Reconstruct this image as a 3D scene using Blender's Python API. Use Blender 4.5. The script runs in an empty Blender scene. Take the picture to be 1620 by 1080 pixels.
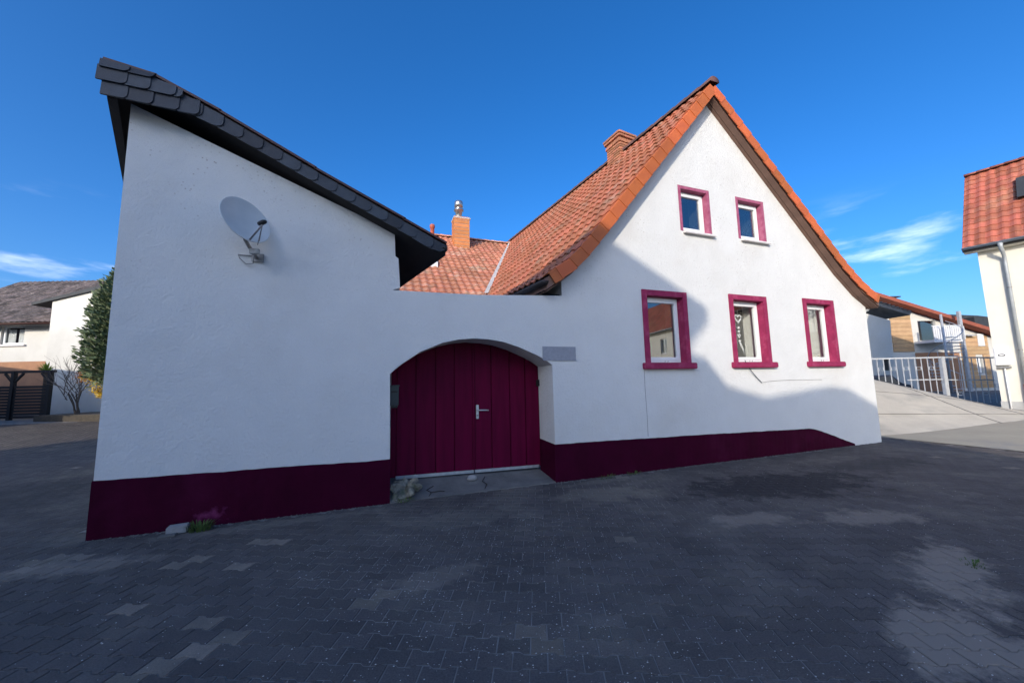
import bpy, bmesh, math, random
import numpy as np
from mathutils import Vector, Matrix
from mathutils.geometry import tessellate_polygon
random.seed(7); rng = np.random.default_rng(7)
S = bpy.context.scene
C = S.collection
R = math.radians

# ------------------------------------------------------------------ camera
YAW, PITCH, ROLL = R(20), R(6.3), R(-1.2)
fw = Vector((math.sin(YAW)*math.cos(PITCH), math.cos(YAW)*math.cos(PITCH), math.sin(PITCH)))
rt = Vector((math.cos(YAW), -math.sin(YAW), 0)); up = rt.cross(fw)
r2 = rt*math.cos(ROLL) + up*math.sin(ROLL); u2 = up*math.cos(ROLL) - rt*math.sin(ROLL)
CAMPOS = Vector((0, -5.8, 1.68))
cd = bpy.data.cameras.new('camera'); cam = bpy.data.objects.new('camera', cd); C.objects.link(cam)
cam.matrix_world = Matrix(((r2.x, u2.x, -fw.x, CAMPOS.x), (r2.y, u2.y, -fw.y, CAMPOS.y), (r2.z, u2.z, -fw.z, CAMPOS.z), (0, 0, 0, 1)))
cd.sensor_width = 36; cd.lens = 13.0; cd.clip_start = 0.05; cd.clip_end = 3000
S.camera = cam

# ------------------------------------------------------------------ sky and sun
SUN_AZ, SUN_EL = R(43), R(19)        # sun stands behind the viewer, to the left
SDIR = Vector((-math.sin(SUN_AZ)*math.cos(SUN_EL), -math.cos(SUN_AZ)*math.cos(SUN_EL), math.sin(SUN_EL)))
w = bpy.data.worlds.new('World'); S.world = w; w.use_nodes = True
nt = w.node_tree; nt.nodes.clear()
def wn(t, **k):
    n = nt.nodes.new(t)
    for a, b in k.items(): setattr(n, a, b)
    return n
out = wn('ShaderNodeOutputWorld'); bg = wn('ShaderNodeBackground'); sky = wn('ShaderNodeTexSky')
sky.sky_type = 'NISHITA'; sky.sun_disc = False; sky.sun_elevation = SUN_EL; sky.sun_rotation = R(180+43)
sky.altitude = 200; sky.air_density = 0.9; sky.dust_density = 3.1; sky.ozone_density = 5.5
bg.inputs['Strength'].default_value = 0.15
tc = wn('ShaderNodeTexCoord'); sep = wn('ShaderNodeSeparateXYZ')
nt.links.new(tc.outputs['Generated'], sep.inputs[0])
mp = wn('ShaderNodeMapping'); mp.inputs['Scale'].default_value = (2.6, 2.6, 11.0); mp.inputs['Location'].default_value = (2.0404, 8.6607, 1.1370)
nt.links.new(tc.outputs['Generated'], mp.inputs[0])
nz = wn('ShaderNodeTexNoise'); nz.inputs['Scale'].default_value = 1.6; nz.inputs['Detail'].default_value = 7; nz.inputs['Roughness'].default_value = 0.55
nt.links.new(mp.outputs[0], nz.inputs['Vector'])
rmp = wn('ShaderNodeMapRange'); rmp.inputs[1].default_value = 0.54; rmp.inputs[2].default_value = 0.80; rmp.inputs[4].default_value = 0.38; rmp.interpolation_type = 'SMOOTHSTEP'
nt.links.new(nz.outputs['Fac'], rmp.inputs[0])
b1 = wn('ShaderNodeMapRange'); b1.inputs[1].default_value = 0.36; b1.inputs[2].default_value = 0.25; b1.interpolation_type = 'SMOOTHSTEP'
nt.links.new(sep.outputs['Z'], b1.inputs[0])
mu = wn('ShaderNodeMath', operation='MULTIPLY'); nt.links.new(rmp.outputs[0], mu.inputs[0]); nt.links.new(b1.outputs[0], mu.inputs[1])
mx = wn('ShaderNodeMixRGB'); nt.links.new(mu.outputs[0], mx.inputs[0])
hs = wn('ShaderNodeHueSaturation'); hs.inputs['Saturation'].default_value = 1.2; hs.inputs['Hue'].default_value = 0.504
nt.links.new(sky.outputs[0], hs.inputs['Color']); nt.links.new(hs.outputs[0], mx.inputs[1])
mx.inputs[2].default_value = (9, 9.3, 10, 1)
nt.links.new(mx.outputs[0], bg.inputs['Color']); nt.links.new(bg.outputs[0], out.inputs['Surface'])
sd = bpy.data.lights.new('sun', 'SUN'); sd.energy = 2.0; sd.angle = R(0.4); sd.color = (1.0, 0.90, 0.76)
so = bpy.data.objects.new('sun', sd); C.objects.link(so); so.rotation_euler = (-SDIR).to_track_quat('-Z', 'Y').to_euler()
S.view_settings.view_transform = 'Standard'; S.view_settings.look = 'None'
S.view_settings.exposure = 0.90; S.view_settings.gamma = 1.0; S.view_settings.use_curve_mapping = False
S.render.engine = 'CYCLES'

# ------------------------------------------------------------------ materials
MATS = {}
def pmat(name, c1, c2=None, scale=3.0, rough=0.8, bump=0.0, bscale=40.0, metal=0.0, spec=0.4, rnd=None, var=0.25, detail=4.0, lo=0.35, hi=0.65, c3=None, s3=0.6, fine=0.0, stretch=(1, 1, 1), dist=0.01):
    """two-tone noise colour + optional per-piece value change (rnd: 'obj' or 'attr') + bump"""
    m = bpy.data.materials.new(name); m.use_nodes = True; t = m.node_tree; N = t.nodes; Lk = t.links
    p = N['Principled BSDF']; p.inputs['Roughness'].default_value = rough; p.inputs['Metallic'].default_value = metal
    p.inputs['Specular IOR Level'].default_value = spec
    geo = N.new('ShaderNodeNewGeometry'); mpn = N.new('ShaderNodeMapping'); mpn.inputs['Scale'].default_value = stretch
    Lk.new(geo.outputs['Position'], mpn.inputs[0]); pos = mpn.outputs[0]
    def noise(sc, de=4.0, ro=0.6):
        n = N.new('ShaderNodeTexNoise'); n.inputs['Scale'].default_value = sc; n.inputs['Detail'].default_value = de; n.inputs['Roughness'].default_value = ro
        Lk.new(pos, n.inputs['Vector']); return n.outputs['Fac']
    def rng_(src, a, b, c=0.0, d=1.0):
        n = N.new('ShaderNodeMapRange'); n.inputs[1].default_value = a; n.inputs[2].default_value = b; n.inputs[3].default_value = c; n.inputs[4].default_value = d
        Lk.new(src, n.inputs[0]); return n.outputs[0]
    def mix(f, a, b):
        n = N.new('ShaderNodeMixRGB')
        for s, v in ((0, f), (1, a), (2, b)):
            if isinstance(v, (tuple, list)): n.inputs[s].default_value = (*v[:3], 1)
            elif isinstance(v, (float, int)): n.inputs[s].default_value = v
            else: Lk.new(v, n.inputs[s])
        return n.outputs[0]
    col = tuple(c1)
    if c2: col = mix(rng_(noise(scale, detail), lo, hi), c1, c2)
    if c3: col = mix(rng_(noise(s3, 5.0), 0.52, 0.72), col, c3)
    if fine > 0:
        h = N.new('ShaderNodeHueSaturation'); Lk.new(rng_(noise(90, 3, 0.7), 0.25, 0.75, 1-fine, 1+fine), h.inputs['Value'])
        if isinstance(col, tuple): h.inputs['Color'].default_value = (*col, 1)
        else: Lk.new(col, h.inputs['Color'])
        col = h.outputs[0]
    if rnd:
        if rnd == 'obj': src = N.new('ShaderNodeObjectInfo').outputs['Random']
        else:
            a = N.new('ShaderNodeAttribute'); a.attribute_name = 'rnd'; src = a.outputs['Fac']
        h = N.new('ShaderNodeHueSaturation'); Lk.new(rng_(src, 0, 1, 1-var, 1+var), h.inputs['Value'])
        Lk.new(rng_(src, 0, 1, 0.5+0.02*var, 0.5-0.03*var), h.inputs['Hue'])
        if isinstance(col, tuple): h.inputs['Color'].default_value = (*col, 1)
        else: Lk.new(col, h.inputs['Color'])
        col = h.outputs[0]
    if isinstance(col, tuple): p.inputs['Base Color'].default_value = (*col, 1)
    else: Lk.new(col, p.inputs['Base Color'])
    if bump:
        b = N.new('ShaderNodeBump'); b.inputs['Strength'].default_value = bump; b.inputs['Distance'].default_value = dist
        Lk.new(noise(bscale, 5.0, 0.65), b.inputs['Height']); Lk.new(b.outputs[0], p.inputs['Normal'])
    MATS[name] = m; return m

pmat('plaster_far', (.66, .64, .58), (.60, .58, .52), 1.2, .9, .3, 30)
pmat('plaster_cream', (.66, .63, .55), (.61, .58, .50), 1.0, .9, .3, 30)
pmat('plinth_paint', (.048, .0016, .016), (.036, .0012, .012), 2.5, .75, .35, 45, spec=.06, c3=(.062, .004, .024), s3=1.3)
pmat('gate_paint', (.125, .0025, .030), (.095, .002, .023), 1.8, .6, .10, 25, spec=.08, stretch=(6, 6, .6))
pmat('surround_paint', (.31, .030, .090), (.25, .024, .074), 6, .7, .5, 40, spec=.15, c3=(.38, .065, .135), s3=5, fine=.08)
pmat('surround_pale', (.40, .125, .20), (.31, .065, .13), 9, .7, .35, 60, spec=.25)
pmat('window_white', (.80, .81, .80), None, rough=.35, spec=.45)
pmat('sill_white', (.74, .71, .68), (.66, .62, .6), 12, .6, .2, 40)
TC1, TC2, TC3 = (.43, .150, .072), (.34, .120, .066), (.33, .20, .13)
for k, r_ in (('tile_obj', 'obj'), ('tile_attr', 'attr')): pmat(k, TC1, TC2, 1.3, .72, .25, 60, rnd=r_, var=.24, c3=TC3, s3=2.4, fine=.15)
for k, r_ in (('wtile_obj', 'obj'), ('wtile_attr', 'attr')): pmat(k, (.55, .235, .135), (.46, .19, .115), 1.1, .75, .25, 60, rnd=r_, var=.2, c3=(.50, .36, .25), s3=1.4, fine=.15)
for k, r_ in (('rtile_obj', 'obj'), ('rtile_attr', 'attr')): pmat(k, (.44, .140, .080), (.36, .110, .068), 1.4, .6, .2, 60, rnd=r_, var=.2, c3=(.48, .22, .13), s3=.9, fine=.12)
pmat('btile_attr', (.16, .125, .11), (.10, .085, .08), 2.0, .85, .2, 60, rnd='attr', var=.45, c3=(.25, .21, .18), s3=5)
pmat('verge_tile', (.52, .135, .035), (.42, .105, .032), 2.2, .6, .15, 60, rnd='obj', var=.2, fine=.10)
pmat('ridge_tile', (.13, .06, .045), (.09, .05, .045), 3, .8, .3, 50, rnd='obj', var=.3)
pmat('soffit_board', (.20, .115, .085), (.155, .09, .068), 3, .7, .2, 30, stretch=(1, .25, 1))
pmat('soffit_dark', (.022, .017, .016), (.014, .012, .012), 3, .8, .2, 30)
pmat('slate', (.032, .039, .050), (.022, .026, .034), 7, .5, .4, 70, rnd='obj', var=.45, spec=.4)
pmat('brown_metal', (.10, .035, .025), (.07, .028, .022), 5, .5, .1, 50)
pmat('zinc', (.36, .38, .39), (.30, .32, .33), 4, .5, .1, 40, metal=.15)
pmat('gutter_dark', (.030, .026, .028), (.022, .02, .02), 4, .5, .1, 40)
pmat('lead', (.60, .58, .55), (.48, .47, .45), 6, .55, .2, 30)
pmat('steel', (.50, .49, .47), None, rough=.28, metal=.9)
pmat('brick_obj', (.46, .20, .10), (.36, .15, .085), 5, .85, .4, 50, rnd='obj', var=.3, fine=.12)
pmat('clinker', (.60, .235, .075), (.52, .19, .065), 4, .7, .2, 60, rnd='obj', var=.12)
pmat('mortar', (.42, .38, .33), (.34, .31, .27), 8, .95, .3, 60)
pmat('clay_pipe', (.46, .12, .07), (.38, .10, .06), 5, .7, .1, 40)
pmat('dish_paint', (.60, .63, .61), (.56, .59, .57), 5, .4, 0, 40)
pmat('galvanised', (.33, .33, .32), (.24, .23, .22), 20, .45, .1, 60, metal=.5)
pmat('black_plastic', (.012, .013, .013), None, rough=.4)
pmat('cable_grey', (.22, .21, .20), None, rough=.6)
pmat('sign_grey', (.30, .31, .34), (.26, .27, .30), 20, .5)
pmat('box_green', (.035, .050, .052), (.028, .04, .042), 8, .4)
pmat('aluminium', (.62, .64, .64), (.5, .52, .52), 14, .35, metal=.55)
pmat('concrete', (.20, .19, .17), (.13, .125, .115), 3, .9, .5, 30, c3=(.10, .10, .09), s3=1.6, fine=.12)
pmat('concrete_light', (.36, .35, .33), (.28, .27, .26), 6, .9, .4, 40, fine=.1)
pmat('rock', (.30, .28, .22), (.07, .07, .06), 11, .9, .9, 30, c3=(.08, .10, .06), s3=9, dist=.02)
pmat('road', (.41, .355, .255), (.36, .31, .225), 1.2, .9, .3, 70, c3=(.26, .245, .22), s3=.5, fine=.12)
pmat('ramp', (.52, .465, .37), (.45, .40, .32), 1.5, .9, .5, 40, c3=(.33, .305, .26), s3=.9, fine=.16)
pmat('joint_sand', (.27, .245, .215), (.16, .145, .13), 6, .95, .4, 120)
for k, r_ in (('paver_obj', 'obj'), ('paver_attr', 'attr')):
    pmat(k, (.118, .104, .094), (.094, .083, .077), 1.1, .9, .6, 150, spec=.15, rnd=r_, var=.13, c3=(.165, .145, .122), s3=.75, fine=.35, dist=.006)
for k, r_ in (('paver_pale_obj', 'obj'), ('paver_pale_attr', 'attr')):
    pmat(k, (.215, .178, .138), (.16, .134, .108), 5, .88, .6, 150, rnd=r_, var=.2, fine=.3, dist=.006)
pmat('sand', (.24, .225, .20), (.17, .16, .15), 3, .97, .6, 90, fine=.25)
pmat('grit', (.62, .60, .56), (.45, .43, .4), 40, .8)
pmat('grass', (.055, .105, .02), (.09, .13, .03), 20, .8)
pmat('bark', (.10, .075, .055), (.06, .048, .038), 8, .9, .5, 40)
pmat('twig', (.17, .135, .11), (.12, .095, .08), 8, .9)
for k in range(3): pmat('conifer%d' % k, [(.12, .165, .075), (.18, .215, .11), (.075, .115, .055)][k], [(.15, .195, .095), (.22, .25, .14), (.09, .13, .065)][k], 3, .8)
pmat('forsythia', (.75, .52, .03), (.62, .38, .02), 6, .7)
pmat('leaf_rust', (.45, .20, .07), (.34, .15, .06), 6, .8)
pmat('yucca', (.34, .42, .06), (.24, .33, .05), 6, .6)
pmat('black_wood', (.010, .010, .012), (.014, .013, .014), 5, .6)
pmat('terracotta_wall', (.42, .22, .12), (.36, .19, .11), 3, .85)
pmat('curtain', (.75, .74, .72), (.68, .67, .65), 6, .9)
pmat('tan_brick', (.55, .36, .19), (.47, .29, .15), 3, .85, rnd='obj', var=.14)
pmat('red_roof', (.36, .10, .055), (.28, .08, .05), 3, .8)
pmat('dark_roof', (.045, .05, .055), (.035, .038, .042), 3, .7)
pmat('old_roof', (.26, .23, .20), (.18, .16, .14), 4, .9, .3, 30)
pmat('rail_grey', (.50, .51, .52), (.42, .43, .44), 6, .5, metal=.2)
pmat('white_metal', (.75, .75, .74), None, rough=.5)
pmat('interior_dark', (.05, .047, .045), None, rough=.9)
pmat('bark_mulch', (.08, .065, .05), (.05, .045, .035), 10, .95, .6, 40)
pmat('yellow_box', (.75, .42, .02), None, rough=.4)
pmat('red_pipe', (.42, .03, .03), (.33, .03, .03), 6, .5)
pmat('grey_plinth', (.40, .40, .39), (.34, .34, .33), 3, .85, .3, 40)
pmat('car_dark', (.03, .035, .06), None, rough=.3)

def scuff():
    m = MATS['plinth_paint']; t = m.node_tree; N = t.nodes; Lk = t.links; p = N['Principled BSDF']; base = p.inputs['Base Color'].links[0].from_socket
    geo = N.new('ShaderNodeNewGeometry'); mp_ = N.new('ShaderNodeMapping'); mp_.vector_type = 'TEXTURE'; mp_.inputs['Location'].default_value = (-1.93, 0, .13); mp_.inputs['Scale'].default_value = (.21, .5, .10)
    Lk.new(geo.outputs['Position'], mp_.inputs[0]); ln = N.new('ShaderNodeVectorMath'); ln.operation = 'LENGTH'; Lk.new(mp_.outputs[0], ln.inputs[0])
    nz_ = N.new('ShaderNodeTexNoise'); nz_.inputs['Scale'].default_value = 13; nz_.inputs['Detail'].default_value = 6; Lk.new(geo.outputs['Position'], nz_.inputs['Vector'])
    su = N.new('ShaderNodeMath'); su.operation = 'MULTIPLY_ADD'; su.inputs[1].default_value = 3.2; Lk.new(nz_.outputs['Fac'], su.inputs[0]); neg = N.new('ShaderNodeMath'); neg.operation = 'MULTIPLY'; neg.inputs[1].default_value = -1; Lk.new(ln.outputs['Value'], neg.inputs[0]); Lk.new(neg.outputs[0], su.inputs[2])
    r1 = N.new('ShaderNodeMapRange'); r1.inputs[1].default_value = .70; r1.inputs[2].default_value = 1.75; r1.inputs[4].default_value = .8; Lk.new(su.outputs[0], r1.inputs[0])
    mx_ = N.new('ShaderNodeMixRGB'); Lk.new(r1.outputs[0], mx_.inputs[0]); Lk.new(base, mx_.inputs[1]); mx_.inputs[2].default_value = (.20, .035, .11, 1); Lk.new(mx_.outputs[0], p.inputs['Base Color'])
scuff()
def sand_dark_patches(name, regions, colour, soft=.34):
    """drifted sand and darker patches on the paving, broken up by noise"""
    m = MATS[name]; t = m.node_tree; N = t.nodes; Lk = t.links; p = N['Principled BSDF']; col = p.inputs['Base Color'].links[0].from_socket
    geo = N.new('ShaderNodeNewGeometry'); nz_ = N.new('ShaderNodeTexNoise'); nz_.inputs['Scale'].default_value = 3.0; nz_.inputs['Detail'].default_value = 9; nz_.inputs['Roughness'].default_value = .72
    Lk.new(geo.outputs['Position'], nz_.inputs['Vector'])
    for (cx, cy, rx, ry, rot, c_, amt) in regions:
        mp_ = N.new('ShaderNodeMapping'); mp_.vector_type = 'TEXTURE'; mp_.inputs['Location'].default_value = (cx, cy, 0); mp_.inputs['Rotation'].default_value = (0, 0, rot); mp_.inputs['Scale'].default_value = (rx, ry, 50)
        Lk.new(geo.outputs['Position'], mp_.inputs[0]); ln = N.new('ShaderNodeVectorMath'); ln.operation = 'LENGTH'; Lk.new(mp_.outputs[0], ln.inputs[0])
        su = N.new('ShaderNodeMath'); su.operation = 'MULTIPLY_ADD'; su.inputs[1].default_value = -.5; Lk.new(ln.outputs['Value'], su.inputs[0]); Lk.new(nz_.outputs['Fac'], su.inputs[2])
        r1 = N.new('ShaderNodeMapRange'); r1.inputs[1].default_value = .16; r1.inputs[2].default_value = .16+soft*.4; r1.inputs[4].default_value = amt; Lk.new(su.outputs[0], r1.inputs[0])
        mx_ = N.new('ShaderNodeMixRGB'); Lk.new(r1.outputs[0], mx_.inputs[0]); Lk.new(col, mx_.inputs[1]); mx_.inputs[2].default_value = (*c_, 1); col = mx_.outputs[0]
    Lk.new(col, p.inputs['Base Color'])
SAND = (.30, .25, .20)
REG = [(3.5, -4.35, 1.0, .5, R(20), SAND, .85), (4.7, -3.9, 1.2, .42, R(28), SAND, .8), (4.2, -2.4, .9, .35, R(-20), SAND, .5), (5.6, -2.9, 1.0, .4, R(-10), SAND, .55), (-2.7, -.8, 1.0, .30, R(-8), SAND, .5), (.5, -2.3, .7, .3, 0, SAND, .35),
       (3.3, -.9, 1.6, .5, R(-15), (.22, .19, .15), .5), (1.0, -1.0, 1.5, .5, 0, (.19, .17, .14), .4), (-1.2, -.25, 2.2, .22, 0, (.20, .18, .15), .5), (3.6, -.25, 1.4, .2, 0, (.21, .185, .15), .5),
       (6.0, -1.55, 3.0, 1.1, R(-8), (.034, .032, .034), .85), (8.8, -1.3, 2.4, .7, R(-5), (.045, .043, .044), .6), (-5.5, 2.5, 1.5, 3.0, 0, (.05, .05, .05), .5)]  # dark patches mixed over stones and joints
for k in ('paver_obj', 'paver_attr', 'paver_pale_obj', 'paver_pale_attr', 'joint_sand'): sand_dark_patches(k, REG, SAND)
def make_plaster():
    m = pmat('plaster', (.70, .695, .665), (.665, .66, .63), 1.4, .95, .75, 24, spec=.15, c3=(.63, .615, .575), s3=.6, fine=.05, dist=.022)
    t = m.node_tree; N = t.nodes; Lk = t.links; p = N['Principled BSDF']
    base = p.inputs['Base Color'].links[0].from_socket
    geo = N.new('ShaderNodeNewGeometry'); sp = N.new('ShaderNodeSeparateXYZ'); Lk.new(geo.outputs['Position'], sp.inputs[0])
    vo = N.new('ShaderNodeTexVoronoi'); vo.inputs['Scale'].default_value = 17; vo.inputs['Randomness'].default_value = 1
    Lk.new(geo.outputs['Position'], vo.inputs['Vector'])
    dot = N.new('ShaderNodeMapRange'); dot.inputs[1].default_value = .22; dot.inputs[2].default_value = .10; Lk.new(vo.outputs['Distance'], dot.inputs[0])
    nz = N.new('ShaderNodeTexNoise'); nz.inputs['Scale'].default_value = 1.5; nz.inputs['Detail'].default_value = 3; Lk.new(geo.outputs['Position'], nz.inputs['Vector'])
    msk = N.new('ShaderNodeMapRange'); msk.inputs[1].default_value = .50; msk.inputs[2].default_value = .60; Lk.new(nz.outputs['Fac'], msk.inputs[0])
    # chips in the render are more frequent high on the wall (weathered band under the verges)
    hi = N.new('ShaderNodeMapRange'); hi.inputs[1].default_value = 2.6; hi.inputs[2].default_value = 4.6; Lk.new(sp.outputs['Z'], hi.inputs[0])
    m1 = N.new('ShaderNodeMath'); m1.operation = 'MULTIPLY'; Lk.new(dot.outputs[0], m1.inputs[0]); Lk.new(msk.outputs[0], m1.inputs[1])
    m2 = N.new('ShaderNodeMath'); m2.operation = 'MULTIPLY'; Lk.new(m1.outputs[0], m2.inputs[0]); Lk.new(hi.outputs[0], m2.inputs[1])
    m3 = N.new('ShaderNodeMath'); m3.operation = 'MULTIPLY'; m3.inputs[1].default_value = .65; Lk.new(m2.outputs[0], m3.inputs[0])
    mx_ = N.new('ShaderNodeMixRGB'); Lk.new(m3.outputs[0], mx_.inputs[0]); Lk.new(base, mx_.inputs[1]); mx_.inputs[2].default_value = (.30, .24, .19, 1)
    Lk.new(mx_.outputs[0], p.inputs['Base Color'])
def undulate(name, sc, st, ds):
    m = MATS[name]; t = m.node_tree; N = t.nodes; Lk = t.links; p = N['Principled BSDF']; old = p.inputs['Normal'].links[0].from_socket
    geo = N.new('ShaderNodeNewGeometry'); nz_ = N.new('ShaderNodeTexNoise'); nz_.inputs['Scale'].default_value = sc; nz_.inputs['Detail'].default_value = 3; Lk.new(geo.outputs['Position'], nz_.inputs['Vector'])
    b_ = N.new('ShaderNodeBump'); b_.inputs['Strength'].default_value = st; b_.inputs['Distance'].default_value = ds; Lk.new(nz_.outputs['Fac'], b_.inputs['Height']); Lk.new(old, b_.inputs['Normal']); Lk.new(b_.outputs[0], p.inputs['Normal'])
make_plaster(); undulate('plaster', 4.0, .3, .05)

def glass(name, refl, tint=(1, 1, 1)):
    m = bpy.data.materials.new(name); m.use_nodes = True; t = m.node_tree; t.nodes.clear()
    o = t.nodes.new('ShaderNodeOutputMaterial'); mxs = t.nodes.new('ShaderNodeMixShader'); tr = t.nodes.new('ShaderNodeBsdfTransparent'); gl = t.nodes.new('ShaderNodeBsdfGlossy')
    tr.inputs[0].default_value = (*tint, 1); gl.inputs['Roughness'].default_value = 0.0
    fr = t.nodes.new('ShaderNodeLayerWeight'); pw = t.nodes.new('ShaderNodeMath'); pw.operation = 'POWER'; pw.inputs[1].default_value = 3.0; t.links.new(fr.outputs['Facing'], pw.inputs[0])
    ad = t.nodes.new('ShaderNodeMath'); ad.operation = 'MULTIPLY_ADD'; ad.inputs[1].default_value = .8; ad.inputs[2].default_value = refl; ad.use_clamp = True
    t.links.new(pw.outputs[0], ad.inputs[0]); t.links.new(ad.outputs[0], mxs.inputs[0])
    t.links.new(tr.outputs[0], mxs.inputs[1]); t.links.new(gl.outputs[0], mxs.inputs[2]); t.links.new(mxs.outputs[0], o.inputs[0])
    MATS[name] = m
glass('pane_glass', .03, (.965, .98, .975))
glass('coated_glass', .24, (.55, .60, .60))

# ------------------------------------------------------------------ builders
class MB:
    def __init__(s): s.v = []; s.f = []; s.mi = []
    def add(s, vs, fs, mi=0):
        o = len(s.v); s.v += [tuple(map(float, v)) for v in vs]; s.f += [tuple(i+o for i in f) for f in fs]; s.mi += [mi]*len(fs); return s
    def box(s, x0, x1, y0, y1, z0, z1, fr=None, mi=0):
        vs = [(x, y, z) for z in (z0, z1) for y in (y0, y1) for x in (x0, x1)]
        if fr: vs = [fr(*v) for v in vs]
        return s.add(vs, [(0, 2, 3, 1), (4, 5, 7, 6), (0, 1, 5, 4), (2, 6, 7, 3), (0, 4, 6, 2), (1, 3, 7, 5)], mi)
    def bar(s, a, b, wd, ht, upv=(0, 0, 1)):
        a, b = Vector(a), Vector(b); d = (b-a).normalized(); u = Vector(upv); sx = d.cross(u)
        if sx.length < 1e-4: sx = d.cross(Vector((1, 0, 0)))
        sx.normalize(); u = sx.cross(d)
        vs = []
        for p in (a, b):
            for i, j in ((-1, -1), (1, -1), (1, 1), (-1, 1)): vs.append(p+sx*(i*wd/2)+u*(j*ht/2))
        return s.add(vs, [(3, 2, 1, 0), (4, 5, 6, 7), (0, 1, 5, 4), (1, 2, 6, 5), (2, 3, 7, 6), (3, 0, 4, 7)])
    def tube(s, pts, rad, n=8, caps=True):
        pts = [Vector(p) for p in pts]; rr = rad if isinstance(rad, (list, tuple)) else [rad]*len(pts); o = []; ref = Vector((0, 0, 1))
        for i, p in enumerate(pts):
            d = (pts[min(i+1, len(pts)-1)]-pts[max(i-1, 0)]).normalized()
            a = d.cross(ref if abs(d.z) < .95 else Vector((1, 0, 0))).normalized(); b = d.cross(a)
            o.append([p+(a*math.cos(t)+b*math.sin(t))*rr[i] for t in [2*math.pi*k/n for k in range(n)]])
        vs = [v for ring in o for v in ring]; fs = []
        for i in range(len(pts)-1):
            for k in range(n): fs.append((i*n+k, i*n+(k+1) % n, (i+1)*n+(k+1) % n, (i+1)*n+k))
        if caps: fs += [tuple(range(n))[::-1], tuple((len(pts)-1)*n+k for k in range(n))]
        return s.add(vs, fs)
    def lathe(s, prof, n=24, M=None):
        vs = [(r*math.cos(2*math.pi*k/n), r*math.sin(2*math.pi*k/n), z) for r, z in prof for k in range(n)]
        if M: vs = [M @ Vector(v) for v in vs]
        fs = [(i*n+k, i*n+(k+1) % n, (i+1)*n+(k+1) % n, (i+1)*n+k) for i in range(len(prof)-1) for k in range(n)]
        return s.add(vs, fs)
    def prism(s, poly, ext):
        """poly: 3-D outline; ext: extrusion vector"""
        n = len(poly); P = [Vector(p) for p in poly]; e = Vector(ext)
        s.add(P+[p+e for p in P], [tuple(range(n)), tuple(range(2*n-1, n-1, -1))] + [((i+1) % n, i, n+i, n+(i+1) % n) for i in range(n)]); return s
    def build(s, name, mat, parent=None, smooth=False, bevel=0.0, auto=None):
        me = bpy.data.meshes.new(name); me.from_pydata(s.v, [], s.f); 
        ms = mat if isinstance(mat, (list, tuple)) else [mat]
        for m in ms: me.materials.append(MATS[m])
        if len(ms) > 1: me.polygons.foreach_set('material_index', s.mi)
        bm = bmesh.new(); bm.from_mesh(me); bmesh.ops.recalc_face_normals(bm, faces=bm.faces)
        if bevel: bmesh.ops.bevel(bm, geom=list(bm.edges), offset=bevel, segments=2, affect='EDGES', clamp_overlap=True)
        bm.to_mesh(me); bm.free()
        if smooth: me.polygons.foreach_set('use_smooth', [True]*len(me.polygons))
        return link(name, me, parent)
def wloc(o):
    return Vector((0, 0, 0)) if o is None else o.get('_w', Vector((0, 0, 0)))
WL = {}
def link(name, me, parent=None, M=None):
    o = bpy.data.objects.new(name, me); C.objects.link(o)
    if parent is not None:
        o.parent = parent; o.matrix_parent_inverse = Matrix.Translation(-WL.get(parent.name, Vector((0, 0, 0))))
    if M is not None: o.matrix_basis = M
    return o
def tag(o, label, cat, group=None):
    o['label'] = label; o['category'] = cat
    if group: o['group'] = group
    return o
def thing(name, label, cat, loc=(0, 0, 0), group=None):
    o = bpy.data.objects.new(name, None); C.objects.link(o); o.location = loc; o.empty_display_size = .2
    WL[o.name] = Vector(loc); return tag(o, label, cat, group)
def struct(o): o['kind'] = 'structure'; return o
def stuff(o): o['kind'] = 'stuff'; return o

def wall_mesh(outer, holes, y0, y1, fr=None):
    """vertical wall in the x-z plane with openings, y0 front, y1 back"""
    loops = [list(outer)]+[list(h) for h in holes]; flat = [p for l in loops for p in l]
    tris = tessellate_polygon([[Vector((p[0], p[1], 0)) for p in l] for l in loops]); n = len(flat)
    f = fr or (lambda x, y, z: (x, y, z)); mb = MB()
    vs = [f(p[0], y0, p[1]) for p in flat]+[f(p[0], y1, p[1]) for p in flat]
    fs = [tuple(t) for t in tris]+[tuple(i+n for i in reversed(t)) for t in tris]
    k = 0
    for l in loops:
        m = len(l)
        for i in range(m): fs.append((k+i, k+(i+1) % m, n+k+(i+1) % m, n+k+i))
        k += m
    return mb.add(vs, fs)
def rect(x0, x1, z0, z1): return [(x0, z0), (x1, z0), (x1, z1), (x0, z1)]

# tiles -------------------------------------------------------------
def project_size(p):
    d = p-CAMPOS; z = d.dot(fw)
    if z < .3: return -1, 0, 0
    return z, 512+370*d.dot(r2)/z, 341-370*d.dot(u2)/z
def tile_proto(wd, ln, hump=.038, thick=.024, lift=.036, n=7):
    us = np.linspace(0, 1, n); prof = hump*(.5-.5*np.cos(2*np.pi*np.clip((us-.08)/.92, 0, 1)**1.15))
    prof = np.where(us < .08, 0, prof)
    v = []
    for vv, li in ((0, 0.0), (1, lift)):
        for u, h in zip(us, prof): v.append(((u-.5)*wd*1.06, -(vv-.5)*ln, h+li))
    for u, h in zip(us, prof): v.append(((u-.5)*wd*1.06, -.5*ln, h+lift-thick))
    f = [(i+1, i, n+i, n+i+1) for i in range(n-1)]+[(n+i+1, n+i, 2*n+i, 2*n+i+1) for i in range(n-1)]
    return v, f
def tile_mesh(name, v, f, mat):
    me = bpy.data.meshes.new(name); me.from_pydata(v, [], [tuple(reversed(q)) for q in f]); me.materials.append(MATS[mat]); return me
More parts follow.
